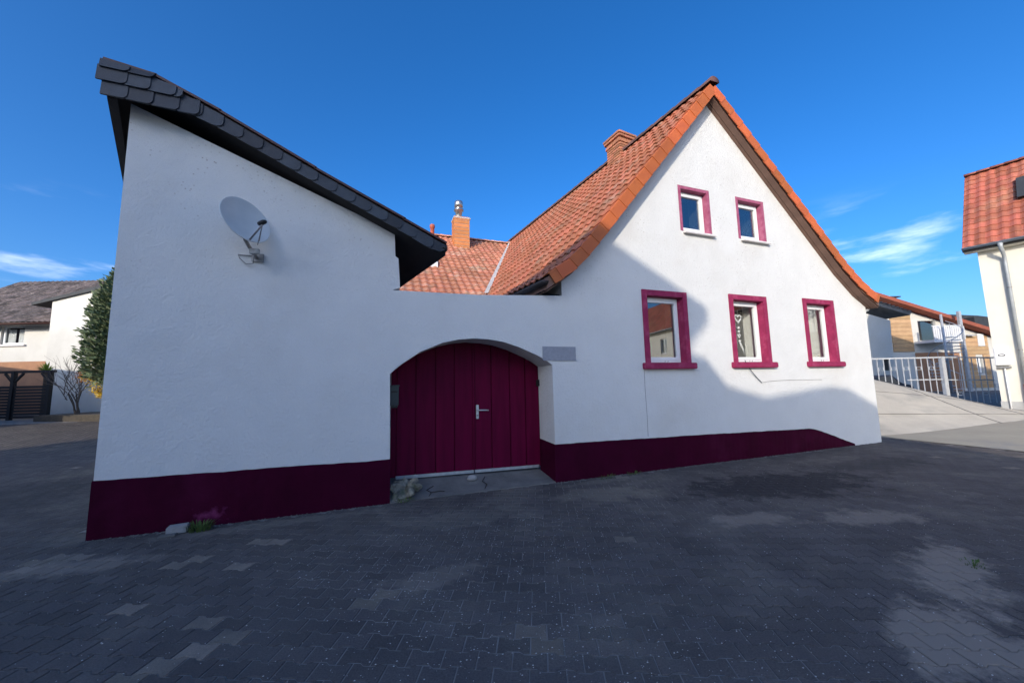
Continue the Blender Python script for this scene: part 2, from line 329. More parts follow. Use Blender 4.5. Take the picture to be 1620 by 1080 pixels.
def place_tiles(mats, proto, parent, name, sname, mobj, mattr, limit=300, jitter=.004):
    v, f = proto
    sc = []
    for i, M in enumerate(mats):
        z, px, py = project_size(M.translation)
        vis = z > 0 and -10 < px < 1034 and -10 < py < 692 and (CAMPOS-M.translation).dot(M.col[2].to_3d()) > 0
        sc.append((z if vis else 1e6+i, i))
    sc.sort(); ind = [i for z, i in sc[:limit] if z < 1e6]; iset = set(ind)
    me = tile_mesh(name, v, f, mobj)
    for i in ind:
        J = Matrix.Translation((0, 0, random.uniform(0, jitter))) @ Matrix.Rotation(random.uniform(-.012, .012), 4, 'Z') @ Matrix.Rotation(random.uniform(-.012, .012), 4, 'X')
        link(name, me, parent, mats[i] @ J)
    rest = [i for i in range(len(mats)) if i not in iset]
    if rest:
        V = np.array([(*p, 1) for p in v]); allv = []; allf = []; at = []
        for k, i in enumerate(rest):
            J = Matrix.Translation((0, 0, random.uniform(0, jitter))) @ Matrix.Rotation(random.uniform(-.012, .012), 4, 'Z')
            allv.append((V @ np.array(mats[i] @ J).T)[:, :3]); o = k*len(v)
            allf += [tuple(a+o for a in reversed(q)) for q in f]; at += [random.random()]*len(v)
        me2 = bpy.data.meshes.new(sname); me2.from_pydata(np.concatenate(allv).tolist(), [], allf); me2.materials.append(MATS[mattr])
        a = me2.attributes.new('rnd', 'FLOAT', 'POINT'); a.data.foreach_set('value', at)
        stuff(link(sname, me2, parent))
def frame_matrix(o, ux, vy):
    ux = Vector(ux).normalized(); vy = Vector(vy).normalized(); n = ux.cross(vy).normalized(); vy = n.cross(ux)
    return Matrix(((ux.x, vy.x, n.x, o[0]), (ux.y, vy.y, n.y, o[1]), (ux.z, vy.z, n.z, o[2]), (0, 0, 0, 1)))

# ================================================================== GROUND
def ss(t): t = min(1, max(0, t)); return t*t*(3-2*t)
def zg(x, y):
    z = .32*ss((x-12.3)/8.0)
    if x < -1: z += .48*ss((y-7)/13.0)*ss((-1-x)/3)
    return z
def sheet(name, mat, xs, ys, dz, parent=None, keep=None):
    mb = MB(); nx, ny = len(xs), len(ys)
    vs = [(x, y, zg(x, y)+dz) for y in ys for x in xs]; fs = []
    for j in range(ny-1):
        for i in range(nx-1):
            if keep is None or keep((xs[i]+xs[i+1])/2, (ys[j]+ys[j+1])/2): fs.append((j*nx+i, j*nx+i+1, (j+1)*nx+i+1, (j+1)*nx+i))
    mb.add(vs, fs); return mb.build(name, mat, parent, smooth=True)
gx = [-600, -200, -80, -50]+list(np.arange(-40, 40.1, 1.0))+[60, 120, 300, 700]; gy = [-400, -150, -60, -40]+list(np.arange(-30, 50.1, 1.0))+[80, 160, 400, 900]
ground = struct(sheet('ground', 'road', gx, gy, -.03))
road = struct(sheet('road', 'road', list(np.arange(12.9, 21.5, .35)), list(np.arange(-30, 8.1, .5)), -.004))
yard = struct(sheet('paved_yard', 'joint_sand', list(np.arange(-34, 12.95, .45)), list(np.arange(-7.5, 24, .45)), -.0058))

# paving stones: wavy-edged concrete stones in running rows
PL, PW = .215, .136; PA = R(-24); pu = Vector((math.cos(PA), math.sin(PA), 0)); pv = Vector((-math.sin(PA), math.cos(PA), 0))
def stone_proto():
    k, q, g, tr = .010, PL/4, .0038, .014; hl, hw = PL/2-g, PW/2-g
    o = [(-hl, -hw-k), (-q-tr, -hw-k), (-q+tr, -hw+k), (q-tr, -hw+k), (q+tr, -hw-k), (hl, -hw-k)]
    o = o+[(-x, -y) for x, y in o]; n = len(o); b = .0045
    ins = [(x-math.copysign(b, x), y-math.copysign(b, y)) for x, y in o]
    v = [(x, y, 0) for x, y in ins]+[(x, y, -.004) for x, y in o]+[(x, y, -.03) for x, y in o]
    f = [tuple(range(n))]+[(n+i, n+(i+1) % n, (i+1) % n, i) for i in range(n)]+[(2*n+i, 2*n+(i+1) % n, n+(i+1) % n, n+i) for i in range(n)]
    return v, f
sv, sf = stone_proto()
PALE = [(-1.75, -1.98, 0.16), (-1.6, -1.98, 0.12), (-1.8, -2.06, 0.1), (-1.25, -2.28, 0.11), (-1.17, -2.36, 0.08), (-0.99, -2.55, 0.13), (-0.99, -2.69, 0.12), (-1.23, -2.74, 0.14), (-1.33, -2.74, 0.1), (-0.89, -2.57, 0.09), (1.04, -3.45, 0.1), (0.99, -3.32, 0.09), (-1.16, -0.83, 0.1), (-0.93, -0.92, 0.07), (0.17, -1.09, 0.11), (0.04, -2.44, 0.12), (-0.07, -2.48, 0.1), (-1.87, -1.17, 0.11), (-1.7, -1.05, 0.08), (0.51, -1.96, 0.09), (-2.95, -0.54, 0.2), (-3.08, -0.63, 0.15)]
def inside_building(x, y):
    if y > -.02 and y < 12 and x > -3.06-.43*y-.02 and x < 11.9: 
        return not (.15 < x < 2.9 and y < .0)
    return False
st = []
for j in range(-85, 210):
    for i in range(-160, 95):
        c = pu*((i+(.5 if j % 2 else 0))*PL)+pv*(j*PW); x, y = c.x, c.y
        if not(-30 < x < 12.75 and -5.6 < y < 16): continue
        if inside_building(x, y): continue
        d = c-CAMPOS; zz = d.dot(fw)
        if zz < .6: continue
        uu, vv = d.dot(r2)/zz, d.dot(u2)/zz
        if abs(uu) > 2.3 or vv < -1.5: continue
        if zz > 26: continue
        st.append((zz, x, y, uu, vv))
st.sort()
meS = {k: tile_mesh('paving_stone', sv, [tuple(reversed(q)) for q in sf], k) for k in ('paver_obj', 'paver_pale_obj')}
cnt = 0; allv, allf, at, fm = [], [], [], []; SV = np.array(sv)
for zz, x, y, uu, vv in st:
    pale = (random.random() < .85 and any((x-a)**2+(y-b)**2 < r*r*random.uniform(.6, 1.35) for a, b, r in PALE)) or random.random() < .004
    rz = PA+random.uniform(-.01, .01); z = zg(x, y)+random.uniform(-.0014, .0014)+.0015*math.sin(x*1.3+y*.7)
    M = Matrix.Translation((x, y, z)) @ Matrix.Rotation(rz, 4, 'Z') @ Matrix.Rotation(random.uniform(-.009, .009), 4, 'X') @ Matrix.Rotation(random.uniform(-.007, .007), 4, 'Y')
    if cnt < 300 and abs(uu) < 1.37 and vv > -.91:
        link('paving_stone', meS['paver_pale_obj' if pale else 'paver_obj'], yard, M); cnt += 1
    else:
        o = len(allv)*len(sv); allv.append(np.c_[SV, np.ones(len(sv))] @ np.array(M).T[:, :3])
        use = sf if zz < 9 else sf[:13]
        allf += [tuple(a+o for a in q) for q in use]; at += [random.random()]*len(sv); fm += [1 if pale else 0]*len(use)
me2 = bpy.data.meshes.new('paving_stones'); me2.from_pydata(np.concatenate(allv).tolist(), [], allf)
me2.materials.append(MATS['paver_attr']); me2.materials.append(MATS['paver_pale_attr']); me2.polygons.foreach_set('material_index', fm)
a = me2.attributes.new('rnd', 'FLOAT', 'POINT'); a.data.foreach_set('value', at)
stuff(link('paving_stones', me2, yard))

# ================================================================== BARN (left building)
WT = .55
barn = thing('barn', 'tall white rendered barn with sloping slate edged roof and dark purple base', 'barn', (-1.4, 0, 0))
bl = lambda x: 5.35+(x+3.06)*(-.401)            # underside line of the rake on the wall
wall_mesh([(-3.06, -.1), (.198, -.1), (.172, 1.84), (.20, 3.12), (.30, 3.16), (.27, 3.62), (.225, 3.65), (.21, 4.03), (-3.06, 5.36)], [], 0, WT).build('wall', 'plaster', barn)
dl = Vector((-math.sin(R(23.3)), math.cos(R(23.3)), 0)); dr_ = Vector((-math.sin(R(14.4)), math.cos(R(14.4)), 0))
m = MB(); A0 = Vector((-3.055, .02, -.1)); A1 = A0+dl*7; m.add([A0, A1, A1+Vector((.35, 0, 0)), A0+Vector((.35, 0, 0)), A0+Vector((0, 0, 5.3)), A1+Vector((0, 0, 5.3)), A1+Vector((.35, 0, 5.3)), A0+Vector((.35, 0, 5.3))],
      [(0, 1, 5, 4), (2, 3, 7, 6), (1, 2, 6, 5), (4, 5, 6, 7)]); m.build('side_wall', 'plaster', barn)
m = MB(); A0 = Vector((.20, .3, -.1)); A1 = A0+dr_*6.5; m.add([A0, A1, A1-Vector((.3, 0, 0)), A0-Vector((.3, 0, 0)), A0+Vector((0, 0, 4)), A1+Vector((0, 0, 4)), A1+Vector((-.3, 0, 4.1)), A0+Vector((-.3, 0, 4.1))],
      [(0, 1, 5, 4), (2, 3, 7, 6), (1, 2, 6, 5), (4, 5, 6, 7)]); m.build('side_wall', 'plaster', barn)
m = MB(); m.box(-6.0, -1.3, 6.3, 6.6, -.1, 5.0); m.build('back_wall', 'plaster', barn)
# plinth: painted base, a little proud of the wall
def plinth(pts, parent):
    xs_ = list(np.arange(pts[0][0], pts[-1][0], .06))+[pts[-1][0]]; n_ = len(xs_); wv_ = 0.0; top = []
    for x in xs_:
        wv_ = wv_*.8+random.uniform(-.0035, .0035); top.append((x, float(np.interp(x, [p[0] for p in pts], [p[1] for p in pts]))+wv_))
    vs = [(x, -.016+random.uniform(-.003, .003), -.05) for x in xs_]+[(x, -.013+random.uniform(-.002, .002), z-.02) for x, z in top]+[(x, -.009, z) for x, z in top]+[(x, .05, z+.002) for x, z in top]
    fs = [(r0*n_+i, r0*n_+i+1, (r0+1)*n_+i+1, (r0+1)*n_+i) for r0 in range(3) for i in range(n_-1)]+[(0, n_, 2*n_, 3*n_), (n_-1, 4*n_-1, 3*n_-1, 2*n_-1)]
    return MB().add(vs, fs).build('plinth', 'plinth_paint', parent)
plinth([(-3.07, .655), (.195, .605)], barn)
# roof slab (top / underside), high edge left, low edge right
yv = -.25
TL, TR = Vector((-3.20, yv, 5.72)), Vector((.96, yv, 3.86))
prof = [(-3.20, 5.72), (-2.70, 5.645), (-2.01, 5.33), (-.87, 4.745), (.34, 4.165), (.96, 3.86)]
def barn_roof(x):
    for (a, b), (c, d) in zip(prof[:-1], prof[1:]):
        if x <= c: return b+(d-b)*(x-a)/(c-a)
    return prof[-1][1]
roofB = None
m = MB(); vs = []; n = len(prof)
for dpt in (0.0, 6.8):
    for off in (-.02, -.20):
        for i, (x, z) in enumerate(prof):
            t = (x-prof[0][0])/(prof[-1][0]-prof[0][0]); d = dl.lerp(dr_, t)
            vs.append(Vector((x, yv+.03, z+off))+d*dpt)
fs = []
for i in range(n-1):
    fs += [(i, i+1, 2*n+i+1, 2*n+i), (n+i+1, n+i, 3*n+i, 3*n+i+1), (i, n+i, n+i+1, i+1), (2*n+i+1, 3*n+i+1, 3*n+i, 2*n+i)]
fs += [(0, 2*n, 3*n, n), (n-1, 2*n-1, 4*n-1, 3*n-1)]
m.add(vs, fs); roofB = m.build('roof', 'soffit_dark', barn)
m = MB()      # soffit lining closing the gap between wall head and roof
for (x0, x1) in ((-3.06, .2),): m.add([(x0, .03, 5.2), (x1, .03, 3.9), (x1, .03, 4.06), (x0, .03, 5.5)], [(0, 1, 2, 3)])
# barge board behind the slates
m = MB()
up_ = [(x, z-.035) for x, z in prof]; lowp = [(.93, 3.72), (.80, 3.695), (.34, 3.945), (-.87, 4.53), (-2.01, 5.085), (-2.45, 5.285), (-3.15, 5.29)]
m.prism([(x, yv+.028, z) for x, z in up_+lowp], (0, -.022, 0)); m.build('barge_board', 'soffit_dark', roofB)
# metal capping strip along the verge
m = MB()
for (a, b), (c, d) in zip(prof[:-1], prof[1:]): m.bar((a-.01, yv-.005, b-.018), (c+.01, yv-.005, d-.018), .075, .030, (0, 0, 1))
m.build('verge_strip', 'brown_metal', roofB)
m = MB(); m.tube([(.93, yv-.03, 3.79)]+[Vector((.95, yv+.02, 3.76))+dr_*t for t in (0, 2, 4, 6.7)], .045, 10); m.build('gutter', 'gutter_dark', roofB, True)
# eave fascia on the high (left) side
m = MB(); p0 = Vector((-3.17, yv+.02, 5.48)); m.add([p0+Vector((0, 0, -.24)), p0+dl*6.6+Vector((0, 0, -.24)), p0+dl*6.6+Vector((0, 0, .18)), p0+Vector((0, 0, .18)), p0+Vector((.1, 0, -.24)), p0+dl*6.6+Vector((.1, 0, -.24))], [(0, 1, 2, 3), (0, 4, 5, 1)]); m.build('fascia', 'soffit_dark', roofB)
# slates on the barge board: each one its own piece
def slate_piece(pts, y, tilt=.012, lap=.012):
    """pts: outline in x-z (first two = upper edge)"""
    zs = [p[1] for p in pts]; zt, zb = max(zs), min(zs); xl_, xr_ = min(p[0] for p in pts), max(p[0] for p in pts); ran = random.uniform(0, .004)
    f = [(x, y-ran-tilt*(zt-z)/(zt-zb+1e-6)-.006-lap*(x-xl_)/(xr_-xl_), z) for x, z in pts]; b = [(x, y, z) for x, z in pts]; n_ = len(pts)
    mb = MB(); mb.add(f+b, [tuple(range(n_))]+[(i, n_+i, n_+(i+1) % n_, (i+1) % n_) for i in range(n_)])
    return mb.build('slate', 'slate', roofB)
def scale_outline(x0, x1, zf_top, zf_bot, r=.09):
    """a scale with rounded lower right corner, edges following the rake"""
    pts = [(x0, zf_top(x0)), (x1, zf_top(x1))]
    for t in np.linspace(0, 1, 5):
        a_ = t*math.pi/2; xx = x1-r*(1-math.cos(a_)); h = zf_top(x1)-zf_bot(x1)
        pts.append((xx, zf_bot(xx)+r*.8*(1-math.sin(a_))))
    pts.append((x0, zf_bot(x0))); return pts
lowline = lambda x: np.interp(x, [-3.2, -2.5, -2.01, -.87, .34, .80, .97], [5.25, 5.265, 5.075, 4.515, 3.93, 3.68, 3.72])
topline = lambda x: barn_roof(x)-.03
# right of the head: one course parallel to the rake, each slate lapping over its right-hand neighbour
x = .95; k = 0
while x > -2.35:
    wd = .225+random.uniform(-.025, .025)
    pts = scale_outline(x-wd-.02, x+.05, lambda q: topline(min(q, .96))-.03, lambda q: lowline(min(q, .96)), .13)
    pts = [(min(p_[0], .965), p_[1]) for p_ in pts]
    slate_piece(pts, yv-.001, .008, .014); x -= wd; k += 1
# the head on the left: horizontal courses with gently falling lower edges
for zt, zb, xs0, xe in ((5.46, 5.24, -3.19, -2.28), (5.62, 5.42, -3.24, -2.46), (5.71, 5.585, -3.215, -2.72)):
    x = xs0
    while x < xe:
        wd = random.uniform(.22, .29); x1 = min(x+wd, xe+.05)
        tp = lambda q, zt=zt, xs0=xs0: min(zt-.05*(q-xs0), topline(q)); bt = lambda q, zb=zb, xs0=xs0: zb-.055*(q-xs0)
        if tp(x1)-bt(x1) > .03: slate_piece(scale_outline(x-.02, x1, tp, bt, .07), yv-.012-.012*(zt > 5.5)-.010*(zt > 5.65), .016)
        x = x1+.001

# ================================================================== COURTYARD WALL WITH ARCH
cw = thing('courtyard_wall', 'white rendered wall with round arched gateway between barn and gabled house', 'wall', (1.6, 0, 0))
arch = [(.172, 1.84), (.27, 1.935), (.38, 2.02), (.61, 2.175), (.95, 2.32), (1.2, 2.375), (1.45, 2.40), (1.7, 2.39), (1.95, 2.355), (2.22, 2.275), (2.57, 2.13), (2.72, 2.05), (2.845, 1.965)]
wall_mesh([(.172, 1.84)]+arch[1:]+[(2.85, 1.0), (2.85, -.1), (3.08, -.1), (3.08, 3.205), (1.57, 3.125), (.33, 3.115), (.20, 3.115)], [], 0, .62).build('wall', 'plaster', cw)
m = MB(); m.add([(2.832, -.018, -.05), (3.09, -.018, -.05), (3.09, -.018, .617), (2.835, -.018, .62), (2.832, .60, -.05), (2.835, .60, .64), (3.09, .3, .617), (3.09, .3, -.05)],
      [(0, 1, 2, 3), (0, 3, 5, 4), (3, 2, 6, 5)]); m.build('plinth', 'plinth_paint', cw)

# threshold in the gateway
th = tag(MB().add([(.2, -.02, .012), (2.83, -.02, .012), (2.83, .60, .085), (.2, .60, .15), (.2, .9, .15), (2.83, .9, .085), (.2, -.02, -.1), (2.83, -.02, -.1)],
      [(0, 1, 2, 3), (3, 2, 5, 4), (0, 6, 7, 1)]).build('threshold', 'concrete'), 'cracked concrete threshold sloping up to the purple gate', 'threshold')
for cx, pts in ((0, [(.75, .02), (.80, .13), (.74, .22), (.86, .33)]), (1, [(.80, .13), (.93, .15), (1.0, .12)]), (2, [(1.62, .05), (1.70, .2), (1.66, .33), (1.75, .5)])):
    zt = lambda x, y: .012+(y+.02)/.62*((.15-.065*(x-.2)/2.63)-.012)
    MB().tube([(x, y, zt(x, y)) for x, y in pts], .006, 5).build('crack', 'soffit_dark', th)

# gate -------------------------------------------------------------
gate = thing('wooden_gate', 'dark purple boarded double gate filling the arched gateway', 'gate', (1.6, .65, 0))
archz = lambda x: np.interp(x, [p[0] for p in arch], [p[1] for p in arch])+.05
gb = lambda x: .178-.05*(x-.2)/2.65+.02
def gate_leaf(edges):
    lf = MB().box(edges[0]+.02, edges[-1]-.005, .672, .70, .20, 2.42).build('leaf', 'gate_paint', gate)
    for a_, b_ in zip(edges[:-1], edges[1:]):
        a2, b2 = a_+.006, b_-.006; N_ = 5
        xs_ = [a2+(b2-a2)*i/N_ for i in range(N_+1)]
        poly = [(x, .635, gb(x)) for x in xs_]+[(x, .635, archz(min(max(x, .18), 2.84))) for x in reversed(xs_)]
        MB().prism(poly, (0, .045, 0)).build('board', 'gate_paint', lf, bevel=.007)
    return lf
l1 = gate_leaf([.16, .30, .605, .935, 1.255, 1.585]); l2 = gate_leaf([1.615, 1.925, 2.275, 2.58, 2.88])
MB().box(1.575, 1.612, .612, .66, .20, 2.41).build('cover_strip', 'gate_paint', gate, bevel=.006)
for lf, x0, x1 in ((l1, .30, 1.59), (l2, 1.61, 2.82)):
    MB().box(x0, x1, .625, .66, -.028, .022, fr=lambda x, y, z: (x, y, z+gb(x))).build('weather_strip', 'aluminium', lf, bevel=.004)
h = MB().box(1.64, 1.685, .612, .634, 1.06, 1.30).build('handle_plate', 'aluminium', l2, bevel=.005)
m = MB(); m.tube([(1.665, .62, 1.21), (1.665, .57, 1.21), (1.68, .555, 1.21), (1.80, .555, 1.205), (1.85, .56, 1.20)], .011, 8); m.build('handle', 'aluminium', l2, True)
m = MB(); m.tube([(1.662, .615, 1.12), (1.662, .600, 1.12)], .014, 10); m.build('lock_cylinder', 'galvanised', l2, True)
MB().box(2.80, 2.848, .56, .63, 1.60, 1.72).build('hinge', 'black_plastic', gate, bevel=.006)

# letter box, stone, doorstop, sign -----------------------------------
lb = thing('letter_box', 'small dark grey letter box fixed in the left gate jamb', 'letter box', (.25, .35, 1.35))
MB().box(.175, .315, .28, .46, 1.36, 1.655).build('case', 'box_green', lb, bevel=.008)
MB().box(.170, .330, .265, .465, 1.655, 1.675).build('lid', 'box_green', lb, bevel=.004)
MB().box(.20, .295, .272, .285, 1.56, 1.585).build('slot', 'black_plastic', lb)
MB().box(.20, .30, .30, .44, 1.325, 1.358).build('tray', 'black_plastic', lb, bevel=.004)
def rock(name, c, sx, sy, sz, mat, label, cat, seed, sub=3, amp=.22):
    bm = bmesh.new(); bmesh.ops.create_icosphere(bm, subdivisions=sub, radius=1); r_ = random.Random(seed)
    ks = [(Vector((r_.uniform(-1, 1), r_.uniform(-1, 1), r_.uniform(-1, 1))).normalized()*r_.uniform(1.5, 5.5 if amp < .3 else 13), r_.uniform(0, 6), r_.uniform(.3, 1)) for _ in range(9)]
    for v in bm.verts:
        d = sum(math.sin(v.co.dot(k)+p)*a_ for k, p, a_ in ks)/9*amp*2.2
        v.co *= 1+d; v.co = Vector((c[0]+v.co.x*sx, c[1]+v.co.y*sy, c[2]+max(v.co.z, -.75)*sz))
    me = bpy.data.meshes.new(name); bm.to_mesh(me); bm.free(); me.materials.append(MATS[mat])
    return tag(link(name, me), label, cat)
rock('guard_stone', (.44, .18, .12), .155, .14, .15, 'rock', 'rough mossy lump of stone at the foot of the left gate jamb', 'stone', 3, 4, .85)
rock('doorstop_stone', (1.51, .42, .115), .085, .055, .05, 'concrete_light', 'small smooth pale stone lying before the middle of the gate', 'stone', 5, 3, .10)
sg = thing('sign_plate', 'plain grey sign plate fixed on the wall right of the arch', 'sign', (2.99, -.02, 2.04))
MB().box(2.665, 3.31, -.016, -.001, 2.04, 2.285).build('plate', 'sign_grey', sg, bevel=.003)

# concrete blocks + grass by the barn
bk = tag(MB().box(-.10, .10, -.06, .06, .0, .085, fr=lambda x, y, z: (-2.19+x*math.cos(.15)-y*math.sin(.15), -.12+x*math.sin(.15)+y*math.cos(.15), z)).build('concrete_block', 'concrete_light', bevel=.012), 'loose pale concrete block lying against the purple barn base', 'block')
tag(MB().box(-.08, .08, -.04, .04, .0, .022, fr=lambda x, y, z: (-2.24+x, -.235+y+.1*x, z)).build('concrete_slab', 'concrete', bevel=.006), 'thin flat concrete slab lying in front of the loose block', 'slab')
def tuft(name, c, n_, h, rad, label, seed, mat='grass'):
    r_ = random.Random(seed); mb = MB()
    for _ in range(n_):
        a_ = r_.uniform(0, 6.283); rr = rad*math.sqrt(r_.random()); bx_, by_ = c[0]+rr*math.cos(a_), c[1]+rr*math.sin(a_)*.6
        hh = h*r_.uniform(.4, 1); ln = r_.uniform(.2, 1.0)*hh; dx, dy = math.cos(a_)*ln, math.sin(a_)*ln; wd = .004
        px_, py_ = -math.sin(a_)*wd, math.cos(a_)*wd; z0 = c[2]
        mb.add([(bx_-px_, by_-py_, z0), (bx_+px_, by_+py_, z0), (bx_+dx*.45+px_, by_+dy*.45+py_, z0+hh*.65), (bx_+dx*.45-px_, by_+dy*.45-py_, z0+hh*.65), (bx_+dx, by_+dy, z0+hh*.85)], [(0, 1, 2, 3), (3, 2, 4)])
    o_ = tag(mb.build(name, mat), label, 'grass')
    if name == 'weed_tuft': stuff(o_)
    return o_
tuft('grass_tuft', (-1.97, -.15, 0), 150, .12, .13, 'green tuft of grass growing beside the loose concrete block', 4)
tuft('weed_tuft', (.40, -.03, .01), 70, .06, .14, 'low green weeds growing below the lump of stone', 5)
tuft('weed_tuft', (3.75, -.07, 0), 60, .06, .22, 'dry weeds at the house base nearest the gateway', 6)
tuft('weed_tuft', (4.35, -.07, 0), 60, .07, .14, 'small weeds at the house base below the shaded window', 8)
tuft('weed_tuft', (4.98, -3.92, .0), 40, .03, .13, 'flat green weed growing in the paving at right', 9)

# satellite dish ------------------------------------------------------
sat = thing('satellite_dish', 'grey satellite dish on a bracket high on the barn wall', 'satellite dish', (-1.62, 0, 3.42))
dn = Vector((.70, -.64, .32)).normalized()     # facing
dc = Vector((-1.63, -.34, 3.84)); du = Vector((0, 0, 1)); dxx = dn.cross(du).normalized(); duu = dxx.cross(dn)
Md = Matrix(((dxx.x, duu.x, dn.x, dc.x), (dxx.y, duu.y, dn.y, dc.y), (dxx.z, duu.z, dn.z, dc.z), (0, 0, 0, 1))) @ Matrix.Diagonal((.305, .315, .30, 1))
prf = [(0.001, -.22)]+[(r_, -.22+.22*r_*r_) for r_ in np.linspace(.1, 1, 12)]+[(1.02, .0), (1.03, -.03), (1.01, -.045), (.97, -.04)]+[(r_, -.255+.22*r_*r_) for r_ in np.linspace(.95, .05, 10)]
MB().lathe(prf, 40, Md).build('reflector', 'dish_paint', sat, True)
lnb = dc+dn*.26-duu*.20; foot = dc-duu*.30-dn*.02
m = MB(); m.tube([lnb-dn*.05+duu*.02, lnb-dn*.02+duu*.01, lnb+dn*.03-duu*.0, lnb+dn*.06-duu*.01], [.028, .032, .030, .022], 12); m.build('receiver_head', 'black_plastic', sat, True)
m = MB(); m.tube([foot, lnb-duu*.02], .011, 8); m.build('feed_arm', 'galvanised', sat, True)
for q in (foot+dxx*-.13+duu*.03, foot+dxx*-.10-duu*.03): MB().tube([q, lnb-duu*.02], .005, 6).build('strut', 'galvanised', sat, True)
m = MB(); m.tube([dc-dn*.10-duu*.12, (-1.66, -.24, 3.60), (-1.58, -.20, 3.45), (-1.58, -.02, 3.44)], .022, 8); m.build('mast', 'galvanised', sat, True)
MB().box(-1.64, -1.50, -.03, -.004, 3.385, 3.50).build('wall_plate', 'galvanised', sat, bevel=.004)
MB().box(-1.615, -1.50, -.24, -.20, 3.43, 3.50).build('clamp', 'galvanised', sat, bevel=.006)
m = MB(); m.tube([(-1.545, -.25, 3.43), (-1.60, -.10, 3.335), (-1.70, -.03, 3.345), (-1.78, -.015, 3.42), (-1.80, -.012, 3.47), (-1.70, -.012, 3.465), (-1.60, -.02, 3.47)], .006, 6); m.build('cable', 'cable_grey', sat, True)

# ================================================================== GABLED HOUSE
HD = Vector((-math.sin(R(6.5)), math.cos(R(6.5)), 0))
house = thing('gabled_house', 'white gabled house with red tile roof and magenta framed windows', 'house', (7.5, 0, 0))
YV = -.25
LP = [(6.90, 8.27), (3.68, 4.43), (3.20, 3.88), (2.70, 3.52)]       # left verge profile (ridge to eave) at the verge plane
RP = [(6.90, 8.27), (10.84, 4.53), (11.50, 4.02), (12.10, 3.70)]
TV = .29
def at_y(p, y): s_ = (y-YV)/HD.y; return Vector((p[0], YV, p[1]))+HD*s_
def under(x):
    pts = sorted([(at_y(p, 0).x, p[1]-TV) for p in LP+RP[1:]]); return float(np.interp(x, [p[0] for p in pts], [p[1] for p in pts]))
gab = [(3.08, -.1), (11.93, -.1), (11.97, under(11.97))]+[(at_y(p, 0).x, p[1]-TV) for p in (RP[2], RP[1], RP[0], LP[1])]+[(3.08, under(3.08)-.02)]
WIN = [(4.94, 5.83, 2.01, 3.325), (7.24, 8.16, 2.02, 3.375), (9.63, 10.53, 2.03, 3.42)]
UWIN = [(6.01, 6.74, 4.80, 5.72), (7.68, 8.43, 4.82, 5.72)]
holes = [rect(a_-.05, b_+.05, c_-.05, d_+.05) for a_, b_, c_, d_ in WIN]+[rect(a_-.03, b_+.03, c_-.03, d_+.03) for a_, b_, c_, d_ in UWIN]
hw_ = wall_mesh(gab, holes, 0, WT).build('wall', 'plaster', house)
m = MB(); A0 = Vector((3.085, .002, -.1)); A1 = A0+HD*9.5; m.add([A0, A1, A1+Vector((0, 0, 3.7)), A0+Vector((0, 0, 3.7)), A0+Vector((.4, 0, 0)), A1+Vector((.4, 0, 0)), A1+Vector((.4, 0, 3.85)), A0+Vector((.4, 0, 3.85))], [(0, 1, 2, 3), (5, 4, 7, 6), (3, 2, 6, 7)]); m.build('side_wall', 'plaster', house)
m = MB(); A0 = Vector((11.95, .002, -.1)); A1 = A0+HD*9.5; m.add([A0, A1, A1+Vector((0, 0, 3.75)), A0+Vector((0, 0, 3.75)), A0-Vector((.4, 0, 0)), A1-Vector((.4, 0, 0)), A1+Vector((-.4, 0, 3.9)), A0+Vector((-.4, 0, 3.9))], [(0, 1, 2, 3), (5, 4, 7, 6), (3, 2, 6, 7)]); m.build('side_wall', 'plaster', house)
bp = [HD*9.5+Vector((x, 0, z)) for x, z in gab]; m = MB(); m.prism(bp, (0, .3, 0)); m.build('back_wall', 'plaster', house)
m = MB(); m.box(3.5, 11.5, .6, 9.2, 3.62, 3.7); m.build('upper_floor', 'interior_dark', house)
m = MB(); m.box(3.5, 11.4, 3.2, 3.3, .0, 3.6); m.box(5.6, 8.0, 3.2, 3.3, 3.7, 6.0); m.build('inner_wall', 'interior_dark', house)
# plinth with the paint running out towards the right corner
plinth([(3.088, .617), (5.5, .575), (9.30, .492), (9.45, .475), (9.7, .41), (10.1, .285), (10.5, .15), (10.85, .035)], house)
# expansion crack in the render
MB().tube([(4.785, -.001, .62), (4.79, -.001, 1.0), (4.78, -.001, 1.5), (4.785, -.001, 1.86)], .004, 5).build('crack', 'cable_grey', house)
# roof slab
def slab(P, y0, y1, th, top_off=0.0):
    n = len(P); vs = []
    for y in (y0, y1):
        for o in (top_off, -th):
            for p in P: q = at_y(p, y); vs.append((q.x, q.y, q.z+o))
    fs = []
    for i in range(n-1): fs += [(i, i+1, 2*n+i+1, 2*n+i), (n+i+1, n+i, 3*n+i, 3*n+i+1), (i, n+i, n+i+1, i+1), (2*n+i+1, 3*n+i+1, 3*n+i, 2*n+i)]
    fs += [(0, 2*n, 3*n, n), (n-1, 2*n-1, 4*n-1, 3*n-1)]
    return MB().add(vs, fs)
YB = 10.0
roofH = slab(LP, YV+.03, YB, TV-.02, -.075).build('roof', 'soffit_board', house)
slab(RP, YV+.03, YB, TV-.02, -.075).build('roof', 'soffit_board', house)
